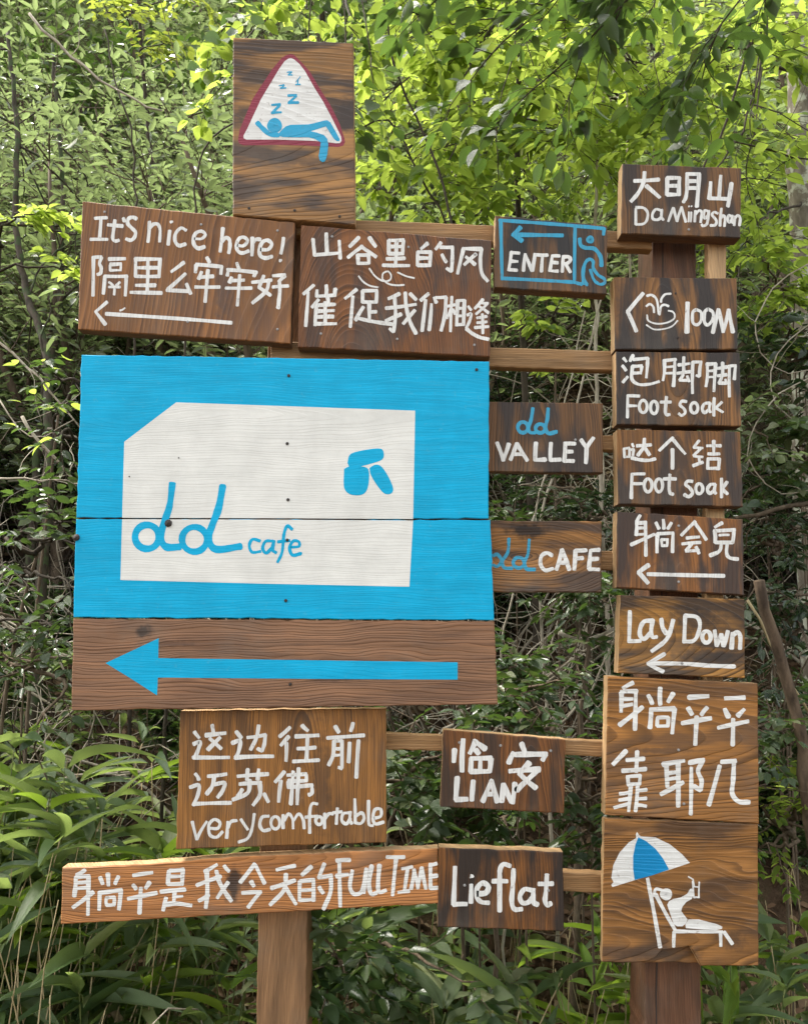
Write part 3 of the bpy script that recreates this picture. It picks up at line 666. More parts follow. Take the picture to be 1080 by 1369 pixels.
# 7 foot soak upper
t, b, wh, bl = sign([(823.5, 469.5), (989, 471), (991, 569.5), (824, 567.5)], YF, .05,
    dict(**C_BRN, char=(.035, .027, .024), vert=True, u0=.0, h=.02, tilt=-.2, freq=60, warp=.06, blot=0.90, contrast=.95, seed=73., knots=((20, -8, 13, 50, .7), (-55, -10, 12, 25, .5))),
    'upper Foot soak board, right below the board with the white fountain', m_edge, m_edged)
strokes('lettering', '''180,640 200,665; 172,695 198,730; 210,775 175,815; 250,620 228,660; 250,650 355,640; c 355,640 352,700 345,780; 245,700 310,695; 310,700 305,750; 245,748 305,745; c 245,700 240,790 290,830 370,828 435,810;
 470,660 555,650; c 475,660 475,740 465,800; 550,655 540,845; 475,705 545,700 @.8; 475,750 545,748 @.8; 575,690 655,680; 615,635 615,745; 568,750 660,738; 610,760 585,800; 585,800 650,800; 640,770 655,810 @.8; 680,670 740,668; 680,670 678,895; 738,670 728,770; 728,775 705,765 @.8;
 780,685 845,680; c 785,685 785,780 775,845; 845,680 832,880; 785,735 840,730 @.8; 785,780 838,778 @.8; 862,715 925,705; 895,675 895,760; 860,768 925,760; 890,775 870,820; 870,820 920,822; 915,795 925,828 @.8; 938,700 990,695; 945,700 945,920; 988,700 980,795''', 800, 360, 5.4, 21, YF, b, wh, t)
strokes('spelling', '''210,910 208,1070; 210,912 295,915; 210,985 275,985; e 322,990 28,45; e 400,997 26,45; c 490,920 482,1020 490,1048 512,1048; 450,958 520,958; c 635,955 600,952 588,980 615,1005 625,1035 600,1055 578,1040; e 690,1000 26,38; c 800,965 765,970 748,1005 765,1035 798,1010; c 805,965 798,1010 808,1032; 835,930 832,1055; 890,958 845,1000 895,1030''', 800, 360, 5.4, 20, YF, b, wh, t)

# 8 foot soak lower
t, b, wh, bl = sign([(825, 574), (989.5, 577), (993.5, 677.5), (826, 674)], YF, .05,
    dict(light=(0.262, 0.116, 0.033), dark=(0.016, 0.007, 0.003), char=(.05, .036, .03), vert=True, u0=.0, h=.02, tilt=.14, freq=70, warp=.05, blot=0.85, contrast=.95, seed=84., knots=((0, 12, 14, 35, .6), (28, -30, 9, 12, .5))),
    'lower Foot soak board, third from the fountain board, with a mouth radical character first', m_edge, m_edged)
t['label'] = 'lower Foot soak board, right above the board with four Chinese characters over an arrow'
strokes('lettering', '''172,205 212,200 @.8; 175,205 178,262 @.8; 212,205 210,260 @.8; 175,262 212,260 @.8; 232,172 240,190 @.8; c 225,212 240,212 236,250 @.8; c 228,268 280,280 340,285 388,275; 262,185 360,178; c 315,138 308,195 270,250; 315,195 350,248; 510,130 420,215; 515,145 595,240; 508,210 508,340 @1.1; 690,150 655,195 @.8; 655,197 715,200 @.8; 705,200 652,252 @.8; 655,255 715,262 @.8; 650,322 715,298; 690,262 695,300 @.8;
 745,185 840,185; 792,150 792,240; 755,240 830,240; 750,275 830,275; 752,275 750,340; 830,275 825,340; 750,340 828,340''', 800, 560, 5.143, 21, YF, b, wh, t)
strokes('spelling', '''230,380 225,545; 230,380 315,378; 228,445 300,445; e 340,457 27,45; e 415,457 25,45; c 490,385 485,470 492,510 510,518; 450,413 530,413; c 645,430 612,428 600,452 630,478 645,510 620,535 588,520; e 692,480 24,35; c 800,450 768,452 748,485 765,512 798,492; c 803,450 796,490 806,515; 845,410 845,540; 882,435 852,478 885,515''', 800, 560, 5.143, 20, YF, b, wh, t)

# 9 lie for a while
t, b, wh, bl = sign([(825, 684), (993, 694), (994.5, 796), (824, 785.5)], YF, .05,
    dict(light=(0.320, 0.127, 0.033), dark=(0.017, 0.007, 0.003), char=(.045, .032, .028), vert=True, u0=.0, h=.02, tilt=.2, freq=65, warp=.05, blot=0.80, contrast=.95, seed=95., knots=((-25, -30, 12, 25, .7), (28, -32, 12, 22, .7), (-38, 20, 8, 40, .6))),
    'board with four Chinese characters over a white arrow, just above the Lay Down board', m_edge, m_edged)
strokes('lettering', '''285,665 262,708; 262,715 325,712; c 262,715 262,760 258,800; 322,712 325,940; 262,752 320,750 @.8; 258,795 318,792 @.7; 225,865 380,795; 445,695 448,755; 395,715 415,755; 500,715 475,755; 405,790 515,785; 405,790 402,918; 512,788 508,918; 432,830 475,830 @.8; 432,830 435,875 @.8; 472,830 470,875 @.8; 435,872 472,872 @.8;
 665,705 570,800; 660,715 740,830; 605,820 690,812 @.9; 575,860 700,850 @.9; 640,860 600,905 @.9; 600,910 690,905 @.9; 670,880 690,925 @.9; 850,715 800,745; 795,770 935,762; 798,770 802,850; 930,765 922,850; 830,800 895,798 @.7; 805,850 920,850; c 845,855 830,910 765,940; c 885,855 880,920 900,955 960,965''', 800, 560, 5.143, 22, YF, b, wh, t)
strokes('arrow', '345,1005 275,1055 340,1130; 340,1068 860,1080', 800, 560, 5.143, 25, YF, b, wh, t)
nails([(907, 703), (907, 778)], YF, b, t)

# 10 lay down
t, b, wh, bl = sign([(829.5, 795.5), (995.5, 801), (996, 907), (826.5, 900)], YF, .05,
    dict(light=(0.432, 0.203, 0.044), dark=(0.014, 0.007, 0.002), char=(.030, .023, .020), vert=False, u0=.0, h=.15, tilt=.2, freq=90, warp=.04, blot=.75, contrast=.95, seed=106., knots=((20, 22, 45, 20, .75), (30, -25, 50, 12, .75))),
    'Lay Down board with a white arrow, fourth from the bottom of the right column')
t['label'] = 'dark golden board reading Lay Down over a white arrow, in the right column'
strokes('lettering', '''205,185 200,375; 195,378 275,378; c 345,245 300,250 275,290 272,340 300,365 345,320; c 355,240 345,310 352,352 378,352; c 412,235 420,290 445,330; c 490,240 465,330 430,385 350,445; 568,215 562,385; c 568,212 640,220 665,265 650,340 620,378 562,382; e 708,352 28,38; 762,310 775,410 805,335; 805,335 820,410 848,315; 878,325 872,430; c 878,345 910,320 930,350 928,430''', 800, 780, 4.909, 25, YF, b, wh, t)
strokes('arrow', '430,465 325,528 425,580; c 345,525 560,528 720,540 890,546', 800, 780, 4.909, 25, YF, b, wh, t)
nails([(911.5, 887)], YF - .0015, b, t)

# 11 square golden
t, b, wh, bl = sign([(812.5, 904.5), (1013, 914), (1014.7, 1102), (809, 1090)], YF, .05,
    dict(**C_GLD, char=(.10, .055, .03), vert=False, u0=.03, h=.10, tilt=.10, freq=62, warp=.05, blot=.55, contrast=1., seed=117., knots=((-25, -2, 55, 5, .6),)),
    'square golden board with two rows of large Chinese characters, above the sun umbrella board')
strokes('lettering', '''275,95 220,125; 210,145 295,143; c 210,150 210,200 208,255; 290,145 285,355; 215,185 270,185 @.8; 215,225 270,215 @.8; 325,232 200,330; 425,125 425,215; 360,168 380,210; 498,155 470,200; 370,245 505,240; 375,245 368,345; 505,240 492,375; 410,290 470,288 @.8; 410,290 408,335 @.8; 470,290 468,335 @.8; 410,337 470,335 @.8;
 585,177 690,170; 580,235 602,272; 685,235 655,272; 550,320 705,293; 628,285 620,440; 785,182 895,178; 785,245 805,285; 890,245 855,280; 750,345 912,310; 830,300 828,440;
 235,475 165,548; 240,525 335,518; 297,478 292,590; 215,585 345,575; 240,617 315,612 @.8; 245,617 248,660 @.8; 315,612 310,660 @.8; 245,662 312,658 @.8; 262,670 250,808 @.8; 300,670 288,808 @.8; 200,712 250,705 @.8; 200,748 250,740 @.8; 170,790 250,768 @.8; 300,695 350,690 @.8; 300,740 348,738 @.8; 300,775 348,782 @.8;
 440,550 555,530; 460,555 465,670; 525,545 525,780; 470,598 530,590 @.8; 470,632 530,624 @.8; 430,715 550,650; 590,540 665,525; 598,570 595,825 @.9; c 660,535 635,585 655,640 650,690; 650,692 612,670; 755,560 695,775; 765,535 845,530; c 835,535 830,640 825,710 860,755 920,760''', 780, 890, 4.154, 23, YF, b, wh, t)
nails([(907, 1003), (914, 1075)], YF, b, t)

# 12 umbrella board, with the split bottom edge
t, b, wh, bl = sign([(808, 1094.5), (1013.5, 1103), (1014, 1292), (937, 1292.5), (931, 1281), (924, 1269), (926, 1265), (905, 1269), (885, 1271), (876, 1281), (866, 1286), (850, 1288), (805, 1287)], YF, .022,
    dict(light=(0.387, 0.173, 0.046), dark=(0.007, 0.003, 0.002), char=(.06, .034, .02), vert=False, u0=-.01, h=.05, tilt=.13, freq=58, warp=.10, blot=.65, contrast=1., seed=128., knots=((-20, -22, 60, 12, .6), (70, -5, 22, 14, .7), (-40, -70, 50, 8, .5))),
    'square golden board with a person lying under a blue and white sun umbrella')
me = board_mesh([(807.5, 1095), (1013, 1103.5), (1013.5, 1291.5), (930, 1288), (805, 1286.5)], YF + .0225, .026, b, None, [t.children[0].data.materials[0], m_edge, m_edge]); me.name = 'backing'; link('board', me, None, t)
strokes('umbrella', 'p 296,135 306,150 318,160 400,166 480,205 545,258 591,308 480,345 380,375 280,405 160,442 153,430 166,415 154,390 165,320 200,250 250,195 292,170 290,150', 780, 1080, 4.154, 10, YF, b, wh, t, .0002)
ub = paint('umbrella_blue_paint', (.002, .24, .52), False, .06, 128., freq=58)
strokes('umbrella_panel', 'p 304,165 345,185 400,230 440,282 474,344 380,377 283,402 275,340 275,270 288,205', 780, 1080, 4.154, 10, YF, b, ub, t, .0006)
strokes('umbrella_pole', '355,395 425,778', 780, 1080, 4.154, 19, YF, b, wh, t)
strokes('lounger', '400,482 508,680; 505,688 768,691 @1.05; 503,690 500,772; 760,695 762,770; 780,692 826,758', 780, 1080, 4.154, 17, YF, b, wh, t, .0002)
strokes('lying_person', '''e 458,482 16,16 @2.6; c 392,490 398,455 420,455 440,462 @1.1; p 475,520 500,508 540,500 575,480 592,452 602,450 612,478 600,508 570,525 548,552 542,575 556,595 577,622 568,645 548,660 520,660 500,648 484,600 470,560 464,540; p 582,622 640,622 700,638 740,648 770,662 768,674 740,680 640,676 568,670 565,652''', 780, 1080, 4.154, 13, YF, b, wh, t, .0005)
strokes('drinking_glass', '605,410 612,500 640,500 642,415; 608,440 640,442 @.8; 582,384 608,400 614,440 @.9', 780, 1080, 4.154, 8, YF, b, wh, t, .0007)

# 13 the big blue board: three planks
YB, TB = -.078, .040
corn = [[(109, 474), (654, 483), (653, 693.5), (102, 692.3)], [(101.5, 694), (655.5, 695.3), (660.5, 829.3), (98, 825.5)], [(98, 827), (661, 830.8), (665.5, 942), (95.5, 950)]]
c0 = [(109, 474), (654, 483), (665.5, 942), (95.5, 950)]; P = [at(a, q, YB) for a, q in c0]; b = Vector((sum(p.x for p in P) / 4, YB, sum(p.z for p in P) / 4))
big = empty('sign', b, 'largest board, blue with a white cafe panel, its bottom plank brown with a blue arrow', 'sign', 'painted wooden boards on the sign frame')
bpar = dict(freq=85, warp=.05, tilt=.07, u0=.3, h=.02)
m_blue = paint('bright_blue_paint', BLUE, False, .3, 130., rough=.55, spec=.18, streak=.4, under=(.10, .40, .52), relief=.0003, ringvis=.10, **bpar)
m_white = paint('panel_white_paint', (.74, .735, .69), False, .14, 130., rough=.5, under=(.52, .46, .38), relief=.0003, ringvis=.10, **bpar)
m_plank = wood('arrow_plank', (.31, .155, .078), (.11, .05, .026), (.05, .025, .018), vert=False, u0=.18, h=.03, tilt=.10, freq=75, warp=.06, blot=.25, contrast=.65, seed=133., knots=((-180, -134, 14, 9, .9), (-150, -150, 40, 5, .5), (60, -195, 50, 5, .5)))
for cc, m, nm in zip(corn, (m_blue, m_blue, m_plank), ('blue upper plank', 'blue lower plank', 'brown bottom plank')):
    me = board_mesh(cc, YB, TB, b, None, [m, m_rail, m_rail], .0008, .002, .02); o = link('plank', me, None, big); o['label'] = nm
strokes('white_panel', 'p 155,235 218,187 280,140 570,150 855,160 850,421 500,419 150,418', 80, 460, 1.8, 10, YB, b, m_white, big, .0003)
strokes('white_panel', 'p 150,421.5 500,422.5 850,424.5 841,584 500,577 146,568', 80, 460, 1.8, 10, YB, b, m_white, big, .0003)
strokes('logo_letters', 'e 210,464 29,29; c 271,335 264,390 250,432 243,465 256,488 290,488; e 324,470 30,30; c 392,342 382,395 366,438 358,468 376,494 434,487', 80, 460, 1.8, 15, YB, b, m_blue, big, .0007)
strokes('cafe_lettering', 'c 482,474 464,470 456,485 463,501 483,499; c 512,474 495,475 488,492 497,503 511,490; c 515,474 512,495 520,502; c 559,446 547,438 539,460 535,500 524,525; 525,476 553,473; c 556,489 575,487 575,476 562,474 553,490 560,508 580,504', 80, 460, 1.8, 7, YB, b, m_blue, big, .0007)
strokes('coffee_bean_logo', 'q 692,286 698,266 722,257 765,251 778,257 777,276 755,286 720,295 700,299; q 684,300 700,294 735,296 744,310 741,345 728,362 700,362 684,345; q 745,298 760,290 775,296 792,322 802,348 796,360 780,359 762,338 748,314', 80, 460, 1.8, 10, YB, b, m_blue, big, .0007)
strokes('arrow', 'p 110,768 174,738 238,708 237,756 600,761 957,766 957,808 600,806 236,803 234,846 172,806', 80, 460, 1.8, 10, YB, b, m_blue, big, .0003)
nails([(386, 502), (384, 593), (385, 668), (384, 722), (382, 803), (637, 494), (388, 915)], YB - .001, b, big, .0042, True)
nails([(239, 612), (173, 637)], YB - .0005, b, big, .0018, True)
# knot stump on the left edge and on the first letter
for (kx, ky, kr) in ((102, 718.5, .010), (225, 699.5, .011)):
    p = at(kx, ky, YB) - b; mbk = MB(); r0 = kr
    mbk.tube([Vector((p.x, .004, p.z)), Vector((p.x, -.003, p.z)), Vector((p.x - .002, -.006, p.z + .001))], [r0, r0 * .9, r0 * .3], 9); o = mbk.build('knot', m_naild, big, False)

# 14 / 15 the two boards at the right edge of the blue one
YV = -.036
t, b, wh, bl = sign([(648, 536.5), (806, 539), (806, 632), (648, 631)], YV, .034,
    dict(light=(0.193, 0.091, 0.033), dark=(0.007, 0.005, 0.002), char=(.035, .028, .026), vert=True, u0=-.02, h=.03, tilt=.12, freq=75, warp=.035, blot=0.80, contrast=.95, seed=144., knots=((-10, 20, 10, 60, .7), (-5, -30, 14, 20, .7))),
    'small dark board reading VALLEY under two blue letters, right of the big blue board', m_edged)
strokes('logo_letters', 'e 278,242 32,34; c 341,120 330,190 314,245 324,274 356,276; e 388,249 30,28; c 437,125 432,190 420,245 440,280 490,270', 640, 520, 4.721, 21, YV, b, bl, t)
strokes('lettering', '115,340 155,450 190,345; 240,345 200,445; 240,345 305,450; 215,412 285,412; 360,340 355,448; 355,448 420,445; 455,340 450,448; 450,448 515,445; 545,340 538,455; 545,345 605,345; 542,395 590,395; 538,455 600,455; 645,320 680,370; 722,310 680,370 675,465', 640, 520, 4.721, 23, YV, b, wh, t)
nails([(769, 588)], YV, b, t)
t, b, wh, bl = sign([(648, 696), (804, 697), (804, 792), (648, 792)], YV, .034,
    dict(light=(0.402, 0.187, 0.055), dark=(0.027, 0.012, 0.006), char=(.035, .03, .03), vert=False, u0=.0, h=.02, tilt=.35, freq=85, warp=.05, blot=.7, contrast=.65, seed=155., knots=((-20, 35, 32, 14, .85),)),
    'small brown board reading CAFE after two blue letters, right of the big blue board', m_edged)
strokes('logo_letters', 'c 92,1052 118,1045 143,1085 118,1120 92,1112; c 190,945 183,1030 150,1085 160,1128 210,1132; e 252,1097 35,33; c 318,950 310,1040 290,1090 300,1135 355,1140', 640, 520, 4.721, 20, YV, b, bl, t)
strokes('lettering', 'c 460,1050 430,1035 395,1055 390,1110 420,1145 465,1135; 525,1015 490,1140; 525,1015 570,1140; 505,1097 560,1094; 610,1020 602,1140; 612,1020 675,1018; 608,1070 655,1068; 705,1020 695,1135; 705,1020 762,1016; 700,1075 750,1072; 695,1138 758,1140', 640, 520, 4.721, 23, YV, b, wh, t)

# 16 very comfortable
t, b, wh, bl = sign([(241, 951), (516, 947.3), (516, 1127), (235, 1136)], YF, TH,
    dict(light=(0.402, 0.174, 0.041), dark=(0.024, 0.010, 0.004), char=(.055, .032, .02), vert=True, u0=.05, h=.02, tilt=.14, freq=110, warp=.035, blot=.45, contrast=.7, seed=166., knots=((50, -5, 16, 80, .55), (-100, 50, 10, 20, .4), (95, 50, 20, 8, .4))),
    'golden brown board ending in the words very comfortable, under the brown arrow plank', m_edge, m_edge)
strokes('lettering', '''135,165 155,190; c 130,220 160,210 150,250 135,285; 130,280 290,280; 215,135 220,165; 185,180 275,170; 250,190 195,245; 205,195 255,240; 325,165 345,190; c 305,215 340,205 335,250 320,285; 318,280 490,275; 375,190 455,178; c 455,178 450,220 440,250; 440,250 420,240; c 425,135 415,190 388,245;
 565,145 520,185; 560,185 525,225; 550,215 548,295; 620,135 645,158; 590,185 695,180; 600,240 680,235; 580,298 695,292; 645,185 640,290; 770,140 785,165; 850,125 840,160; 735,192 900,180; 770,205 800,205; c 765,205 760,270 740,315; 800,205 800,325; 800,328 785,325; 770,240 795,240 @.8; 765,270 795,268 @.8; 835,215 830,300; 875,205 865,370;
 140,355 155,380; c 115,415 155,405 150,450 130,495; 130,490 300,485; 195,365 280,355; c 225,365 215,410 190,445; c 225,402 270,395 262,430 240,460; 330,365 468,355; 375,335 372,380; 425,335 420,380; 340,400 435,395; c 385,385 375,440 310,470; c 430,400 430,450 400,495; 350,425 330,455; 450,445 468,480; 540,345 500,390; 525,385 515,480; 555,360 640,355; 640,360 640,385; 560,385 640,385; 560,390 560,415; 560,415 665,405; c 665,410 665,440 650,450; 580,345 570,490; 605,330 598,490''', 220, 930, 3.375, 16, YF, b, wh, t)
strokes('spelling', '''125,570 145,650 190,570; c 205,600 240,600 250,575 225,560 200,585 205,630 235,640 262,615; 285,570 280,645; c 285,600 300,570 325,565; 345,560 375,605; c 405,535 395,600 375,645 335,662; c 470,545 440,550 430,585 445,610 475,605; e 500,575 20,28; 535,540 535,600; c 538,565 560,535 578,560 580,600; c 582,565 605,535 625,560 630,600; c 690,490 665,490 655,530 655,622; 635,550 690,545; e 697,565 15,18; 722,535 722,598; c 722,560 740,535 760,535; 780,510 775,580; 760,530 800,525; c 830,530 805,535 800,565 820,580 838,555; c 838,525 836,560 845,580; 858,470 860,575; c 862,545 890,530 900,555 885,578 860,575; c 920,475 920,560 925,585 940,588; c 945,555 975,545 975,515 950,515 940,550 950,580 988,572''', 220, 930, 3.375, 13, YF, b, wh, t)

# 17 full time
t, b, wh, bl = sign([(83, 1160.5), (200, 1155.5), (320, 1146), (450, 1140.5), (585.5, 1134.6), (586.5, 1208.5), (320, 1223.5), (81, 1236.5)], YF, TH,
    dict(light=(0.521, 0.211, 0.061), dark=(0.038, 0.016, 0.006), char=(.05, .028, .018), vert=False, u0=.06, h=.03, tilt=.08, freq=110, warp=.05, blot=.2, contrast=.6, seed=177., knots=((-16, -6, 13, 26, .9), (-8, -6, 26, 12, .5))),
    'long narrow orange brown board with Chinese writing that ends in FULL TIME')
strokes('lettering', '''205,208 165,232; 160,245 228,238; c 160,245 158,290 152,340; 225,240 222,435; 165,272 222,268 @.8; 162,302 220,297 @.8; 250,320 145,400; 325,225 328,285; 285,245 298,278; 380,240 362,278; 280,325 395,310; 283,325 280,412; 392,312 382,410; 318,350 358,347 @.8; 318,350 318,388 @.8; 358,347 356,388 @.8; 318,388 358,385 @.8;
 455,235 555,220; 455,285 470,305; 540,270 520,300; 430,355 575,325; 495,300 488,430; 645,210 715,205; 640,212 635,278; 712,205 708,278; 640,240 708,238 @.8; 638,280 710,278; 600,318 720,308; 670,315 665,385; 668,345 710,342 @.8; 625,350 610,415; c 615,385 680,380 755,390; 885,180 825,215; 785,285 905,240; c 835,215 838,320 830,400; 795,365 845,335; c 885,215 900,270 935,330 960,365; 945,270 890,350; 925,185 948,212''', 60, 1110, 3.857, 19, YF, b, wh, t)
strokes('lettering', '''80,175 5,270; 85,185 130,275; 60,265 75,290; 15,325 110,320; 110,320 45,400; 195,205 285,185; 165,300 285,260; c 240,230 230,310 160,385; 235,290 290,380; 370,190 325,230; 315,265 385,258; 312,265 310,365; 382,260 382,365; 315,312 382,308 @.8; 312,362 382,358; 438,175 410,245; 410,245 475,235; c 472,235 470,320 435,405; 412,295 432,325;
 515,155 520,395; 500,158 570,155; 500,238 560,230; c 582,210 570,290 590,330 630,320 645,270; 655,200 640,325; c 682,185 668,280 680,330 705,325; c 722,180 715,270 720,320 755,312; 760,140 850,140; 808,145 790,335; 840,200 890,190 @.8; 868,195 850,320 @.9; 820,322 875,315 @.8; 885,305 900,205 920,300 @.9; 920,300 940,195 960,300 @.9; 985,175 985,300; 985,180 1016,173; 985,240 1018,236; 985,300 1022,298''', 320, 1110, 3.857, 19, YF, b, wh, t, off=3)

# 18 lie flat
t, b, wh, bl = sign([(587, 1133.6), (752.6, 1140), (754, 1246), (585, 1240)], YF - .004, .046,
    dict(light=(0.255, 0.097, 0.022), dark=(0.007, 0.003, 0.001), char=(.026, .018, .014), vert=True, u0=.0, h=.03, tilt=.08, freq=85, warp=.035, blot=0.85, contrast=.95, seed=188., knots=((-20, 0, 9, 70, .6), (45, 0, 12, 70, .5))),
    'small dark striped board reading Lie flat, at the right end of the long board', m_edge, m_edge)
strokes('lettering', '200,205 192,415; 190,415 265,412; 290,305 288,405; 290,258 292,260; c 320,355 370,350 385,315 355,295 325,320 320,370 345,400 385,405; c 505,200 470,190 450,220 448,290 448,450; 408,285 490,285; c 525,220 520,320 515,400 530,440 570,440; c 625,335 585,330 560,370 575,405 610,400 635,365; c 635,330 635,380 640,405 658,415; c 710,250 705,340 700,395 715,415 732,408; 665,300 742,298', 560, 1110, 4.154, 24, YF - .004, b, wh, t)
nails([(621, 1184), (733, 1191)], YF - .004, b, t)

# 19 the two-letter city board
t, b, wh, bl = sign([(593, 976), (756, 989), (754, 1088), (588.5, 1079)], YF, TH,
    dict(light=(0.231, 0.087, 0.022), dark=(0.011, 0.005, 0.002), char=(.035, .024, .018), vert=True, u0=.07, h=.03, tilt=.14, freq=75, warp=.05, blot=0.70, contrast=.95, seed=199., knots=((-60, -10, 12, 30, .5), (20, 30, 8, 20, .5))),
    'small reddish board with two large Chinese characters over LIAN, on the pale rail', m_edge, m_edge)
strokes('lettering', '''162,185 158,248; 212,125 205,308; 285,130 250,205; 285,140 340,180; 285,185 300,205; 255,235 375,232; 258,235 255,310; 372,235 365,310; 255,310 365,308; 312,238 310,305 @.8; 550,150 565,190; 500,205 475,260; 515,212 690,210; 690,212 670,245; 595,258 537,325; 537,322 632,405; 480,308 655,298; 645,300 520,418; 178,345 170,470; 168,472 235,470; 270,365 262,475; 375,365 325,482; 375,365 410,485; 345,440 400,438; 445,385 435,482; 445,390 490,485; 510,380 498,490''', 570, 960, 4.32, 27, YF, b, wh, t)
nails([(614, 993), (669, 997), (736, 1004)], YF, b, t)

# ---- bare tangled bushes
def bare_proto(seed, hgt, mat):
    random.seed(seed); mb = MB()
    for s in range(9):
        a = random.uniform(0, 6.28); lean = random.uniform(.3, 1.3)
        pts = wander((random.gauss(0, .08), random.gauss(0, .08), -.05), (math.cos(a) * lean, math.sin(a) * lean, 1), hgt * random.uniform(.7, 1.2), 12, .2, .0)
        mb.tube(pts, [.007 * (1 - .7 * i / 12) for i in range(13)], 4)
        for i in range(3, 12):
            if random.random() < .75:
                q = wander(pts[i], rvec(1), hgt * random.uniform(.2, .5), 7, .28, 0); mb.tube(q, [.003 * (1 - .6 * k / 7) for k in range(8)], 3)
                if random.random() < .6: mb.tube(wander(q[3], rvec(1), hgt * random.uniform(.1, .25), 4, .3), .0013, 3)
    me = mesh('bare_bush', mb.v, mb.f, True); me.materials.append(mat); return me
BARE = [bare_proto(201, 1.3, M_twig), bare_proto(202, 1.2, M_twigb), bare_proto(203, 1.4, M_twig), bare_proto(204, 1.2, M_twigd)]
random.seed(9)
for i in range(84):
    y = random.uniform(1.6, 7); w = (y + 2.3) * .5 + .3; x = random.uniform(-w, w); s = random.uniform(.7, 1.5)
    o = link('bare_bush', BARE[i % 4], None, None, (x, y, float(ground_z(x, y)) - .02)); o.rotation_euler = (0, 0, random.uniform(0, 6.28)); o.scale = (s, s, s)
    tag(o, 'leafless tangle of crooked twigs ' + zone(x, y, .5), 'bush', 'leafless bushes ' + zone(x, y, .5))

M_log = bark_mat('brown_log_bark', (.05, .035, .024), (.17, .12, .08), 28)
# ---- stems, logs and vines one can pick out
def stem(name, pts, r0, r1, mat, label, cat, twigs=5, tl=.25, group=None, to_ground=False, sides=6, jit=.012):
    P = [at(a, b, y) for a, b, y in pts]
    if to_ground:
        b = P[0]; gx, gy = b.x + random.gauss(0, .04), b.y; P.insert(0, Vector((gx, gy, float(ground_z(gx, gy)) - .05)))
    base = P[0].copy(); Q = []
    for i in range(len(P) - 1):
        m = max(2, int((P[i + 1] - P[i]).length / .07))
        for k in range(m): Q.append(P[i].lerp(P[i + 1], k / m))
    Q.append(P[-1])
    for _ in range(2): Q = [Q[0]] + [(Q[i - 1] + Q[i] * 2 + Q[i + 1]) / 4 for i in range(1, len(Q) - 1)] + [Q[-1]]
    Q = [q - base + rvec(jit * .35) for q in Q]; n = len(Q); mb = MB()
    mb.tube(Q, [r0 + (r1 - r0) * i / (n - 1) for i in range(n)], sides)
    tw = MB()
    for k in range(twigs):
        i = random.randrange(max(1, n // 4), n); q = wander(Q[i], rvec(1) + Vector((0, 0, .3)), tl * random.uniform(.5, 1.3), 7, .22)
        tw.tube(q, [max(.0011, r1 * .6) * (1 - .6 * j / 7) for j in range(8)], 4)
    th = empty(name, base, label, cat, group); mb.build('trunk' if cat == 'tree' else 'stem', mat, th)
    if twigs: tw.build('twigs', mat, th)
    return th
random.seed(21)
stem('pale_sapling', [(796, 480, 1.6), (796, 298, 1.7), (799, 155, 1.7), (822, 75, 1.75), (830, -60, 1.8)], .012, .006, M_twig, 'pale crooked sapling rising above the blue bordered board', 'sapling', 9, .35, to_ground=True)
stem('pale_sapling', [(838, 230, 2.0), (836, 92, 2.1), (845, -50, 2.1)], .009, .005, M_twig, 'pale thin sapling straight up behind the topmost board of the right column', 'sapling', 6, .3, to_ground=True)
stem('pale_sapling', [(717, 696, 1.3), (740, 636, 1.3), (771, 537, 1.32), (803, 397, 1.35), (812, 330, 1.4)], .008, .004, M_twig, 'pale slanting sapling stem behind the small board reading valley', 'sapling', 7, .3, to_ground=True)
stem('pale_sapling', [(668, 865, 1.1), (687, 795, 1.1), (726, 640, 1.15), (757, 535, 1.2), (782, 416, 1.2)], .006, .003, M_twig, 'thinner of the slanting saplings crossing behind the small board reading valley', 'sapling', 6, .3, to_ground=True)
stem('bare_branch', [(775, 955, 1.0), (785, 900, 1.0), (790, 846, 1.02), (780, 790, 1.05)], .014, .007, M_twigb, 'brown forked stem below the small board reading cafe', 'stem', 8, .3, to_ground=True)
stem('bare_branch', [(745, 847, .95), (775, 858, .95), (815, 848, .95), (850, 820, .95)], .008, .004, M_twig, 'pale curved branch lying across below the small board reading cafe', 'branch', 5, .2)
stem('bare_branch', [(-20, 440, .8), (20, 470, .8), (51, 506, .8), (84, 544, .8), (112, 575, .8)], .006, .003, M_twig, 'pale bare branch slanting down to the upper corner of the blue board', 'branch', 5, .3)
stem('bare_branch', [(26, 557, .7), (46, 585, .7), (77, 613, .72), (102, 651, .75), (120, 655, .75)], .007, .004, M_twig, 'pale crooked branch ending beside the left edge of the blue board', 'branch', 6, .25)
stem('bare_branch', [(-10, 640, .7), (30, 642, .7), (70, 640, .72), (102, 648, .75)], .004, .002, M_twig, 'thin pale branch lying level beside the middle of the blue board', 'branch', 4, .25)
stem('hanging_vine', [(0, 535, .8), (20, 580, .8), (60, 590, .8), (100, 560, .8)], .003, .002, M_twig, 'pale looping vine hanging left of the blue board', 'vine', 0)
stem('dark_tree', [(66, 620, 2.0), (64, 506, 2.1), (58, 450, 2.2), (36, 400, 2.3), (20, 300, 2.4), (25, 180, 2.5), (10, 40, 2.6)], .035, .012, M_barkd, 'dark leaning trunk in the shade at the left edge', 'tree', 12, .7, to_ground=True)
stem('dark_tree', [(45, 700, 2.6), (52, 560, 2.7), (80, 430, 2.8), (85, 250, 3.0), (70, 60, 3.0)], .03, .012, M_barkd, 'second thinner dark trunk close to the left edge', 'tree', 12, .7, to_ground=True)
stem('dark_sapling', [(180, 330, 1.7), (180, 235, 1.8), (178, 170, 1.8), (155, 120, 1.85), (140, 40, 1.9)], .012, .004, M_twigd, 'dark forked sapling above the board reading nice here', 'sapling', 9, .4, to_ground=True)
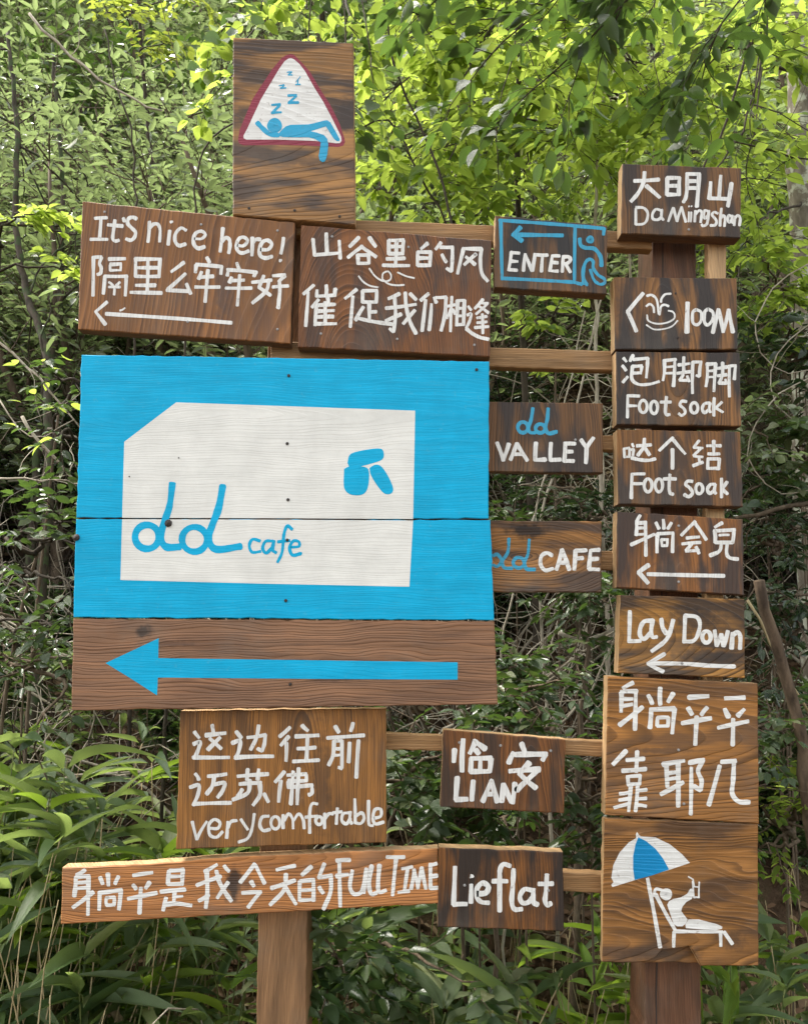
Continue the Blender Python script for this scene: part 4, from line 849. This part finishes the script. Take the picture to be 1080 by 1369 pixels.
stem('dark_sapling', [(255, 330, 1.3), (262, 250, 1.3), (266, 200, 1.35), (300, 168, 1.35), (335, 150, 1.4)], .010, .004, M_twigd, 'dark sapling bending towards the tall triangle board', 'sapling', 7, .35, to_ground=True)
stem('fallen_branch', [(40, 20, 1.3), (110, 90, 1.35), (180, 135, 1.4), (215, 150, 1.4)], .007, .004, M_twig, 'pale long branch slanting across the grey thicket at the upper left', 'branch', 4, .3)
stem('dark_sapling', [(640, 560, 1.0), (605, 300, 1.0), (578, 200, 1.0), (530, 110, .95), (508, -40, .9)], .009, .004, M_twigd, 'dark slender sapling rising through the canopy right of the triangle board', 'sapling', 10, .35, to_ground=True)
stem('dark_sapling', [(600, 300, 1.2), (560, 235, 1.2), (520, 150, 1.2), (485, 170, 1.2)], .008, .004, M_twigd, 'dark arching sapling just above the top rail', 'sapling', 8, .35, to_ground=True)
stem('hanging_twig', [(700, -40, .5), (690, 60, .5), (660, 150, .52), (668, 240, .55)], .003, .0015, M_twigd, 'dark thin twig dangling above the board with the wind swirl', 'twig', 7, .2)
stem('hanging_twig', [(560, -40, .8), (600, 40, .8), (650, 20, .8), (760, 30, .8), (840, 10, .8)], .004, .002, M_twigd, 'dark wavy twig crossing the bright canopy near the top edge', 'twig', 9, .25)
stem('hanging_twig', [(880, -40, .9), (870, 60, .9), (885, 140, .92)], .003, .0015, M_twigd, 'dark short twig dangling above the topmost board of the right column', 'twig', 6, .2)
stem('leaning_log', [(1078, 1040, .62), (1060, 930, .6), (1037, 855, .58), (1012, 778, .55)], .024, .018, M_log, 'short broken brown log leaning right of the column of boards', 'log', 0, to_ground=True, sides=10)
stem('bare_branch', [(1100, 668, 1.0), (1060, 676, 1.0), (1020, 684, 1.0), (960, 700, 1.0)], .011, .007, M_twigb, 'grey branch reaching in level from the right edge behind the column of boards', 'branch', 5, .3)
stem('bare_branch', [(1000, 800, .8), (1030, 860, .8), (1075, 940, .8), (1110, 1010, .8)], .005, .004, M_stalk, 'thin straight stick slanting down right of the column of boards', 'stick', 0)
for k, (a, b) in enumerate([(1010, 400), (1030, 470), (1000, 560)]):
    stem('hanging_vine', [(a + 90, b - 60, 1.0), (a + 20, b - 20, 1.0), (a - 10, b + 50, 1.0), (a + 40, b + 110, 1.0), (a + 95, b + 90, 1.0)], .003, .002, M_twig, ('upper', 'middle', 'lowest')[k] + ' of the three pale looping vines right of the column of boards', 'vine', 4, .25, 'looping vines at the right')
stem('hanging_vine', [(1010, -60, .6), (1000, 60, .6), (965, 180, .62), (905, 290, .65), (890, 380, .7)], .006, .003, M_twigd, 'dark thick vine hanging in a bow above the top of the right column', 'vine', 8, .3)
stem('hanging_vine', [(1035, -60, .7), (1020, 80, .7), (985, 200, .7), (930, 250, .7), (900, 330, .7)], .005, .003, M_twigd, 'dark thinner vine hanging beside the thick one above the right column', 'vine', 8, .3)
stem('hanging_vine', [(980, 190, .8), (1030, 200, .8), (1090, 215, .8)], .004, .003, M_twigd, 'dark vine branch crossing the grey trunk at the right edge', 'vine', 3, .3)
stem('dark_sapling', [(620, 1310, .8), (618, 1240, .8), (622, 1100, .8)], .008, .006, M_twigb, 'grey stem standing under the fulltime board', 'stem', 2, .2, to_ground=True)
stem('dark_sapling', [(663, 1345, .7), (663, 1270, .7), (668, 1150, .7)], .010, .008, M_twigb, 'grey stem standing under the board reading Lie flat', 'stem', 2, .2, to_ground=True)

# ---- trees with the bright canopy
def bough(mb, lv, a, b, leafL, nsp, r=.010, sag=.12, ratio=.5, sl=.4, gap=1, sub=1):
    a, b = Vector(a), Vector(b); n = 12; L = (b - a).length; pts = []
    side = Vector((random.gauss(0, .06), random.gauss(0, .06), 0))
    for i in range(n + 1):
        t = i / n; pts.append(a.lerp(b, t) + Vector((0, 0, sag * L * math.sin(math.pi * t) * .8)) + side * math.sin(t * 5) + rvec(.008))
    mb.tube(pts, [r * (1 - .75 * i / n) for i in range(n + 1)], 5)
    for k in range(nsp):
        i = random.randint(2, n); t = (pts[i] - pts[i - 1]).normalized(); s = random.choice((-1, 1))
        sd_ = t.cross(Vector((0, 0, 1))).normalized()
        spray(mb, lv, pts[i], t * .7 + sd_ * s * random.uniform(.3, 1.1) + Vector((0, 0, random.uniform(-.45, .25))), sl * random.uniform(.6, 1.2), leafL, ratio, .003, 7, .1, -.015, .7, sub, gap)
    spray(mb, lv, pts[-1], pts[-1] - pts[-2], sl, leafL, ratio, .003, 7, .1, -.015, .7, 1, gap)
def tree(name, trunk, r0, r1, bmat, lmat, protos, boughs, leafL, label, nsp=6, limit=280, ratio=.52, sl=.4, cat='tree', sub=1, wmat=None, gap=1):
    P = [at(a, b, y) for a, b, y in trunk]; g = P[0]
    base = Vector((g.x, g.y, float(ground_z(g.x, g.y)) - .03)); P = [base] + [p for p in P if p.z > base.z + .1]
    th = empty(name, base, label, cat); mb, lv, tb = MB(), [], MB(); Q = []
    for i in range(len(P) - 1):
        m = max(2, int((P[i + 1] - P[i]).length / .15))
        for k in range(m): Q.append(P[i].lerp(P[i + 1], k / m) - base)
    Q.append(P[-1] - base)
    for _ in range(3): Q = [Q[0]] + [(Q[i - 1] + Q[i] * 2 + Q[i + 1]) / 4 for i in range(1, len(Q) - 1)] + [Q[-1]]
    n = len(Q); tb.tube([q + rvec(r0 * .08) for q in Q], [(r0 + (r1 - r0) * i / (n - 1)) * random.uniform(.95, 1.06) for i in range(n)], 14 if r0 > .04 else 7)
    tb.build('trunk', bmat, th)
    for (ax, ay, aY), (bx, by, bY) in boughs:
        A, B = at(ax, ay, aY) - base, at(bx, by, bY) - base
        if ay == 0 and ax == 0: A = None
        bough(mb, lv, min(Q, key=lambda q: (q - A).length), B, leafL, nsp, ratio=ratio, sl=sl, sub=sub, gap=gap)
    finish(th, mb, lv, wmat or M_twigd, lmat, protos, limit)
    return th
random.seed(33)
tree('grey_trunk_tree', [(1100, 930, 2.0), (1086, 600, 1.9), (1078, 300, 1.85), (1072, 60, 1.8), (1066, -200, 1.8), (1058, -420, 1.8)], .095, .07, M_bark, M_fresh, [LP_fresh],
     [((1070, 100, 1.8), (930, 60, 1.2)), ((1070, 60, 1.8), (860, 150, 1.3)), ((1070, 0, 1.8), (980, 220, 1.1)), ((1065, -100, 1.8), (1000, 120, .9)), ((1060, -120, 1.8), (760, 20, 1.2)),
      ((1070, 260, 1.85), (1010, 330, 1.4)), ((1060, -200, 1.8), (860, -20, .9))], .075,
     'tall tree with a pale lichen spotted trunk at the right edge and bright leafy branches', nsp=7, sl=.4)
tree('green_canopy_tree', [(720, 900, 2.3), (700, 500, 2.2), (690, 200, 2.1), (700, -80, 2.0), (700, -260, 2.0)], .022, .012, M_twigd, M_fresh, [LP_fresh],
     [((700, 60, 2.1), (520, 80, 1.5)), ((700, 20, 2.1), (600, 160, 1.3)), ((690, 150, 2.1), (520, 230, 1.6)), ((690, 100, 2.1), (640, 240, 1.4)), ((690, 120, 2.1), (760, 150, 1.4)),
      ((700, 40, 2.1), (820, 90, 1.5)), ((690, 160, 2.1), (790, 220, 1.6)), ((700, -60, 2.0), (560, -10, 1.3)), ((700, -80, 2.0), (720, 70, 1.2)), ((700, -100, 2), (880, 190, 1.7)), ((690, 160, 2.1), (590, 270, 1.7)), ((690, 160, 2.1), (720, 250, 1.5)), ((690, 60, 2.1), (480, 150, 1.9)), ((700, 0, 2.1), (640, 60, 1.8)), ((700, 0, 2.1), (800, 0, 1.9))], .088,
     'slender tree with broad bright green leaves between the triangle board and the right column', nsp=8, sl=.42)
tree('green_canopy_tree', [(930, 900, 3.4), (900, 400, 3.3), (880, 100, 3.2), (870, -100, 3.1)], .03, .014, M_twigd, M_fresh, [LP_fresh],
     [((890, 200, 3.2), (720, 180, 2.7)), ((890, 100, 3.2), (1000, 160, 2.6)), ((890, 60, 3.2), (800, 40, 2.6)), ((880, 0, 3.1), (940, 60, 2.5)), ((890, 220, 3.2), (960, 280, 2.6)),
      ((890, 240, 3.2), (1040, 260, 2.8)), ((880, -60, 3.1), (720, 60, 2.6)), ((890, 180, 3.2), (760, 260, 2.8)), ((890, 180, 3.2), (640, 120, 2.8)), ((880, 0, 3.1), (1060, 60, 2.7)), ((890, 150, 3.2), (560, 150, 2.9)), ((890, 150, 3.2), (600, 60, 2.9)), ((890, 60, 3.2), (840, 160, 2.6))], .088,
     'tree with finer bright green foliage farther up the slope behind the right column', nsp=9, limit=250, sl=.55)
tree('overhanging_tree', [(480, 1000, 3.4), (440, 500, 3.2), (430, 100, 2.6), (430, -250, 1.8)], .03, .016, M_twigd, M_fresh, [LP_fresh, LP_fresh, LP_mid],
     [((430, -100, 2.2), (420, 20, .6)), ((430, -150, 2.2), (320, 15, .7)), ((430, -200, 1.8), (500, 60, .5)), ((430, -150, 2.0), (360, -5, .9)), ((430, 0, 2.4), (300, 110, 1.2)), ((430, -220, 1.8), (470, 130, .8)), ((430, -200, 1.8), (420, 50, 1.4)), ((430, -200, 1.8), (560, 30, 1.0)),((430, 0, 2.4), (500, 200, 1.6))], .065,
     'tree whose bright heart shaped leaves hang over the top of the triangle board', nsp=3, sl=.28, ratio=.72)
tree('shaded_branch_tree', [(1500, 700, .6), (1480, 200, .3), (1400, -300, 0)], .04, .03, M_barkd, M_mid, [LP_mid],  # mid green leaves stand in for the darkness of a silhouette
     [((1400, -300, 0), (650, -20, .15)), ((1400, -300, 0), (670, 45, .15)), ((1400, -300, 0), (760, -40, .1)), ((1400, -300, 0), (930, 10, .1)), ((1400, -300, 0), (680, 100, .25))], .075,
     'dark branch with drooping leaves coloured dark as in silhouette at the top edge', nsp=6, sl=.34)
tree('yellow_leaved_tree', [(230, 700, 4.6), (210, 300, 4.5), (190, 80, 4.3), (180, -60, 4.2)], .03, .012, M_twigd, M_yel, [LP_yel],
     [((190, 60, 4.3), (160, 20, 3.8)), ((190, 80, 4.3), (215, 60, 3.8)), ((190, 40, 4.3), (240, 5, 3.8))], .075, 'small tree with yellow leaves high at the upper left', nsp=3, limit=120, sl=.35)
tree('whorl_leaved_shrub', [(-20, 800, 1.5), (-10, 500, 1.4), (0, 330, 1.2)], .014, .008, M_twigd, M_fresh, [LP_fresh],
     [((0, 340, 1.2), (35, 285, .9)), ((0, 340, 1.2), (60, 300, 1.0)), ((0, 340, 1.2), (10, 295, .9)), ((0, 380, 1.2), (50, 350, 1.1))], .06, 'shrub with bright leaf clusters at the left edge beside the board reading nice here', nsp=3, limit=150, sl=.14, cat='shrub', sub=0)
tree('whorl_leaved_shrub', [(40, 900, 1.2), (70, 620, 1.0), (80, 540, .9)], .008, .005, M_twigb, M_mid, [LP_mid, LP_mid, LP_fresh],
     [((80, 540, .9), (95, 495, .7)), ((80, 580, .9), (70, 560, .6)), ((75, 590, .9), (100, 600, .6))], .045, 'small sprig with mostly mid green leaves left of the upper half of the blue board', nsp=2, limit=80, sl=.15, cat='shrub', sub=0)
tree('whorl_leaved_shrub', [(0, 960, 1.0), (30, 800, .9), (50, 740, .8)], .01, .006, M_twigb, M_mid, [LP_mid],
     [((50, 740, .8), (20, 705, .6)), ((50, 740, .8), (75, 730, .5)), ((40, 760, .8), (90, 700, .6)), ((40, 780, .8), (5, 760, .5)), ((40, 800, .8), (80, 790, .5)), ((30, 860, .8), (20, 840, .5)), ((30, 860, .8), (75, 850, .5))], .05, 'bushy plant with whitish green leaves left of the lower half of the blue board', nsp=3, limit=200, sl=.2, cat='shrub', sub=0)
tree('whorl_leaved_shrub', [(740, 560, 1.6), (745, 470, 1.5), (740, 430, 1.4)], .006, .004, M_twigb, M_fresh, [LP_fresh],
     [((740, 440, 1.4), (715, 430, 1.1)), ((740, 450, 1.4), (765, 415, 1.1)), ((740, 490, 1.4), (705, 488, 1.1))], .06, 'sprig of bright leaves under the blue bordered board', nsp=1, limit=60, sl=.12, cat='shrub', sub=0)
random.seed(44)
for (a, b, y, lab, m, pr, lf) in [
        (690, 900, .9, 'leafy plant in the gap below the small board reading cafe', M_mid, LP_mid, .05), (770, 800, 1.0, 'leafy twigs right below the small board reading cafe', M_mid, LP_mid, .05),
        (560, 1060, .6, 'leafy plant between the very comfortable board and the two letter city board', M_mid, LP_mid, .055), (790, 1110, .6, 'leafy plant left of the sun umbrella board', M_mid, LP_mid, .055),
        (640, 1110, .6, 'leafy plant just above the board reading Lie flat', M_mid, LP_mid, .06), (1045, 1000, .9, 'leafy plant right of the square golden board', M_mid, LP_mid, .045),
        (1068, 470, 1.3, 'dark leafy sprigs at the right edge level with the upper Foot soak board', M_dark, LP_dark, .06), (1070, 610, 1.3, 'dark leafy sprigs at the right edge level with the lower Foot soak board', M_mid, LP_mid, .06), (1060, 390, 1.4, 'leafy sprigs at the right edge level with the fountain board', M_fresh, LP_fresh, .06),
        (1050, 1120, .8, 'leafy plant right of the gap above the sun umbrella board', M_fresh, LP_fresh, .04), (1050, 830, 1.2, 'dark leafy plant right of the Lay Down board', M_dark, LP_dark, .05),
        (1040, 720, 1.3, 'dark leafy plant at the right edge level with the cafe board', M_dark, LP_dark, .05), (30, 900, .8, 'leafy plant at the left edge level with the brown arrow plank', M_mid, LP_mid, .05),
       
        (700, 990, .6, 'leafy plant right above the two letter city board', M_mid, LP_mid, .05), (1020, 560, 1.2, 'pale leaved plant right of the lower Foot soak board', M_grey, LP_grey, .055),
        (690, 700, 1.6, 'leafy plant in the gap between the valley and cafe boards', M_mid, LP_mid, .05), (780, 690, 1.5, 'bushy dark plant right in the gap between the valley and cafe boards', M_dark, LP_dark, .05),
        (485, 1300, .6, 'broad leaved plant right of the foot of the left post', M_mid, LP_mid, .075)]:
    tree('leafy_plant', [(a, b + 60, y + .2), (a, b + 30, y + .1), (a + 4, b - 10, y + .1)], .005, .003, M_twigb, m, [pr],
         [((a, b, y), (a + random.gauss(0, 45), b + random.gauss(-5, 38), y - random.uniform(0, .25))) for _ in range(7)], lf, lab, nsp=3, limit=120, sl=.17, cat='plant', sub=0, wmat=M_twigb)

# ---- bamboo grass
LONG = []
for k, (dr, tw) in enumerate([(.12, .1), (.3, -.3), (.5, .4), (.2, .6), (.7, .0)]):
    LONG.append(proto_mesh('long_leaf', leaf_long(7, dr, 1.0, tw), M_sasa))
LONGD = [proto_mesh('dry_long_leaf', leaf_long(7, .8, 1.0, 1.4), M_stalk)]
LONGY = [proto_mesh('young_long_leaf', leaf_long(7, .25, 1.0, .2), M_sasa_y)]
def sasa(x, y, h, nl, L, young=.16, lean=.18, label='bamboo grass clump with long arching leaves in the undergrowth', group='bamboo grass in the undergrowth'):
    z = float(ground_z(x, y)); th = empty('bamboo_grass', (x, y, z), label, 'bamboo grass', group)
    mb = MB(); P, D, Nn, LL, WW, yo = [], [], [], [], [], []; dr_ = []
    for s in range(random.choice((1, 2, 2, 3))):
        a = random.uniform(0, 6.28); hh = h * random.uniform(.6, 1.05)
        pts = wander((random.gauss(0, .04), random.gauss(0, .04), -.03), (math.cos(a) * lean, math.sin(a) * lean, 1), hh, 8, .05)
        mb.tube(pts, [.0035 * (1 - .5 * i / 8) for i in range(9)], 5); yng = random.random() < young
        for k in range(nl):
            i = random.choice((4, 5, 6, 7, 8, 8, 8)); az = random.uniform(0, 6.28); el = random.uniform(-.15, .75)
            d = Vector((math.cos(az) * math.cos(el), math.sin(az) * math.cos(el), math.sin(el)))
            P.append(tuple(pts[i] + d * .012)); D.append(tuple(d)); Nn.append(tuple(Vector((0, 0, 1)) + rvec(.3)))
            l = L * random.uniform(.6, 1.2); LL.append(l); WW.append(l * random.uniform(.12, .21)); yo.append(yng)
        if random.random() < .35:
            az = random.uniform(0, 6.28); dr_.append((tuple(pts[random.choice((2, 3, 4, 5))]), (math.cos(az), math.sin(az), -.7), L * random.uniform(.4, .8)))
    for p_, d_, l_ in dr_: leaf_objects([p_], [d_], [tuple(rvec(1))], [l_], [l_ * .13], LONGD, th, 'dry_leaf')
    mb.build('stem', M_culm if random.random() < .6 else M_stalk, th)
    for i in range(len(P)):
        leaf_objects([P[i]], [D[i]], [Nn[i]], [LL[i]], [WW[i]], [random.choice(LONGY if yo[i] else LONG)], th)
random.seed(55)
def sasa_field(n, pxr, yr, h, L, nl=6):
    for _ in range(n):
        y = random.uniform(*yr); px = random.uniform(*pxr); x = (px - 540) / F_PX * (y + 2.3); sasa(x, y, random.uniform(*h), nl, L)
sasa_field(18, (-110, 60), (.3, .9), (.85, 1.15), .25, 7)
sasa_field(24, (40, 330), (.4, 1.1), (.75, 1.1), .24, 8)
sasa_field(16, (-60, 200), (.25, .7), (.9, 1.2), .26, 9)
sasa_field(34, (-80, 340), (.9, 2.1), (.45, .9), .22, 8)
sasa_field(26, (-60, 330), (.25, 1.2), (.25, .6), .22, 6)
sasa_field(30, (420, 840), (.25, 1.3), (.25, .62), .25, 6)
sasa_field(14, (840, 1150), (.3, 1.2), (.3, .7), .23, 6)
sasa_field(10, (430, 840), (1.0, 1.7), (.4, .7), .17, 5)
sasa_field(8, (330, 560), (.5, 1.4), (.4, .8), .17, 5)
# dry stalks between the culms
sk = MB()
for _ in range(620):
    y = random.uniform(.0, 1.3); px = random.choice((random.uniform(-60, 120), random.uniform(-60, 340), random.uniform(420, 1100))); x = (px - 540) / F_PX * (y + 2.3); z = float(ground_z(x, y))
    hh = random.uniform(.25, .95) if px < 140 else random.uniform(.15, .5)
    sk.tube(wander((x, y, z - .02), (random.gauss(0, .18), random.gauss(0, .18), 1), hh, 5, .07), [.0028, .0026, .0022, .002, .0016, .0012], 4)
tag(sk.build('dry_grass_stalks', M_stalk), 'thin dry straw coloured stalks standing among the bamboo grass', 'dry grass', kind='stuff')
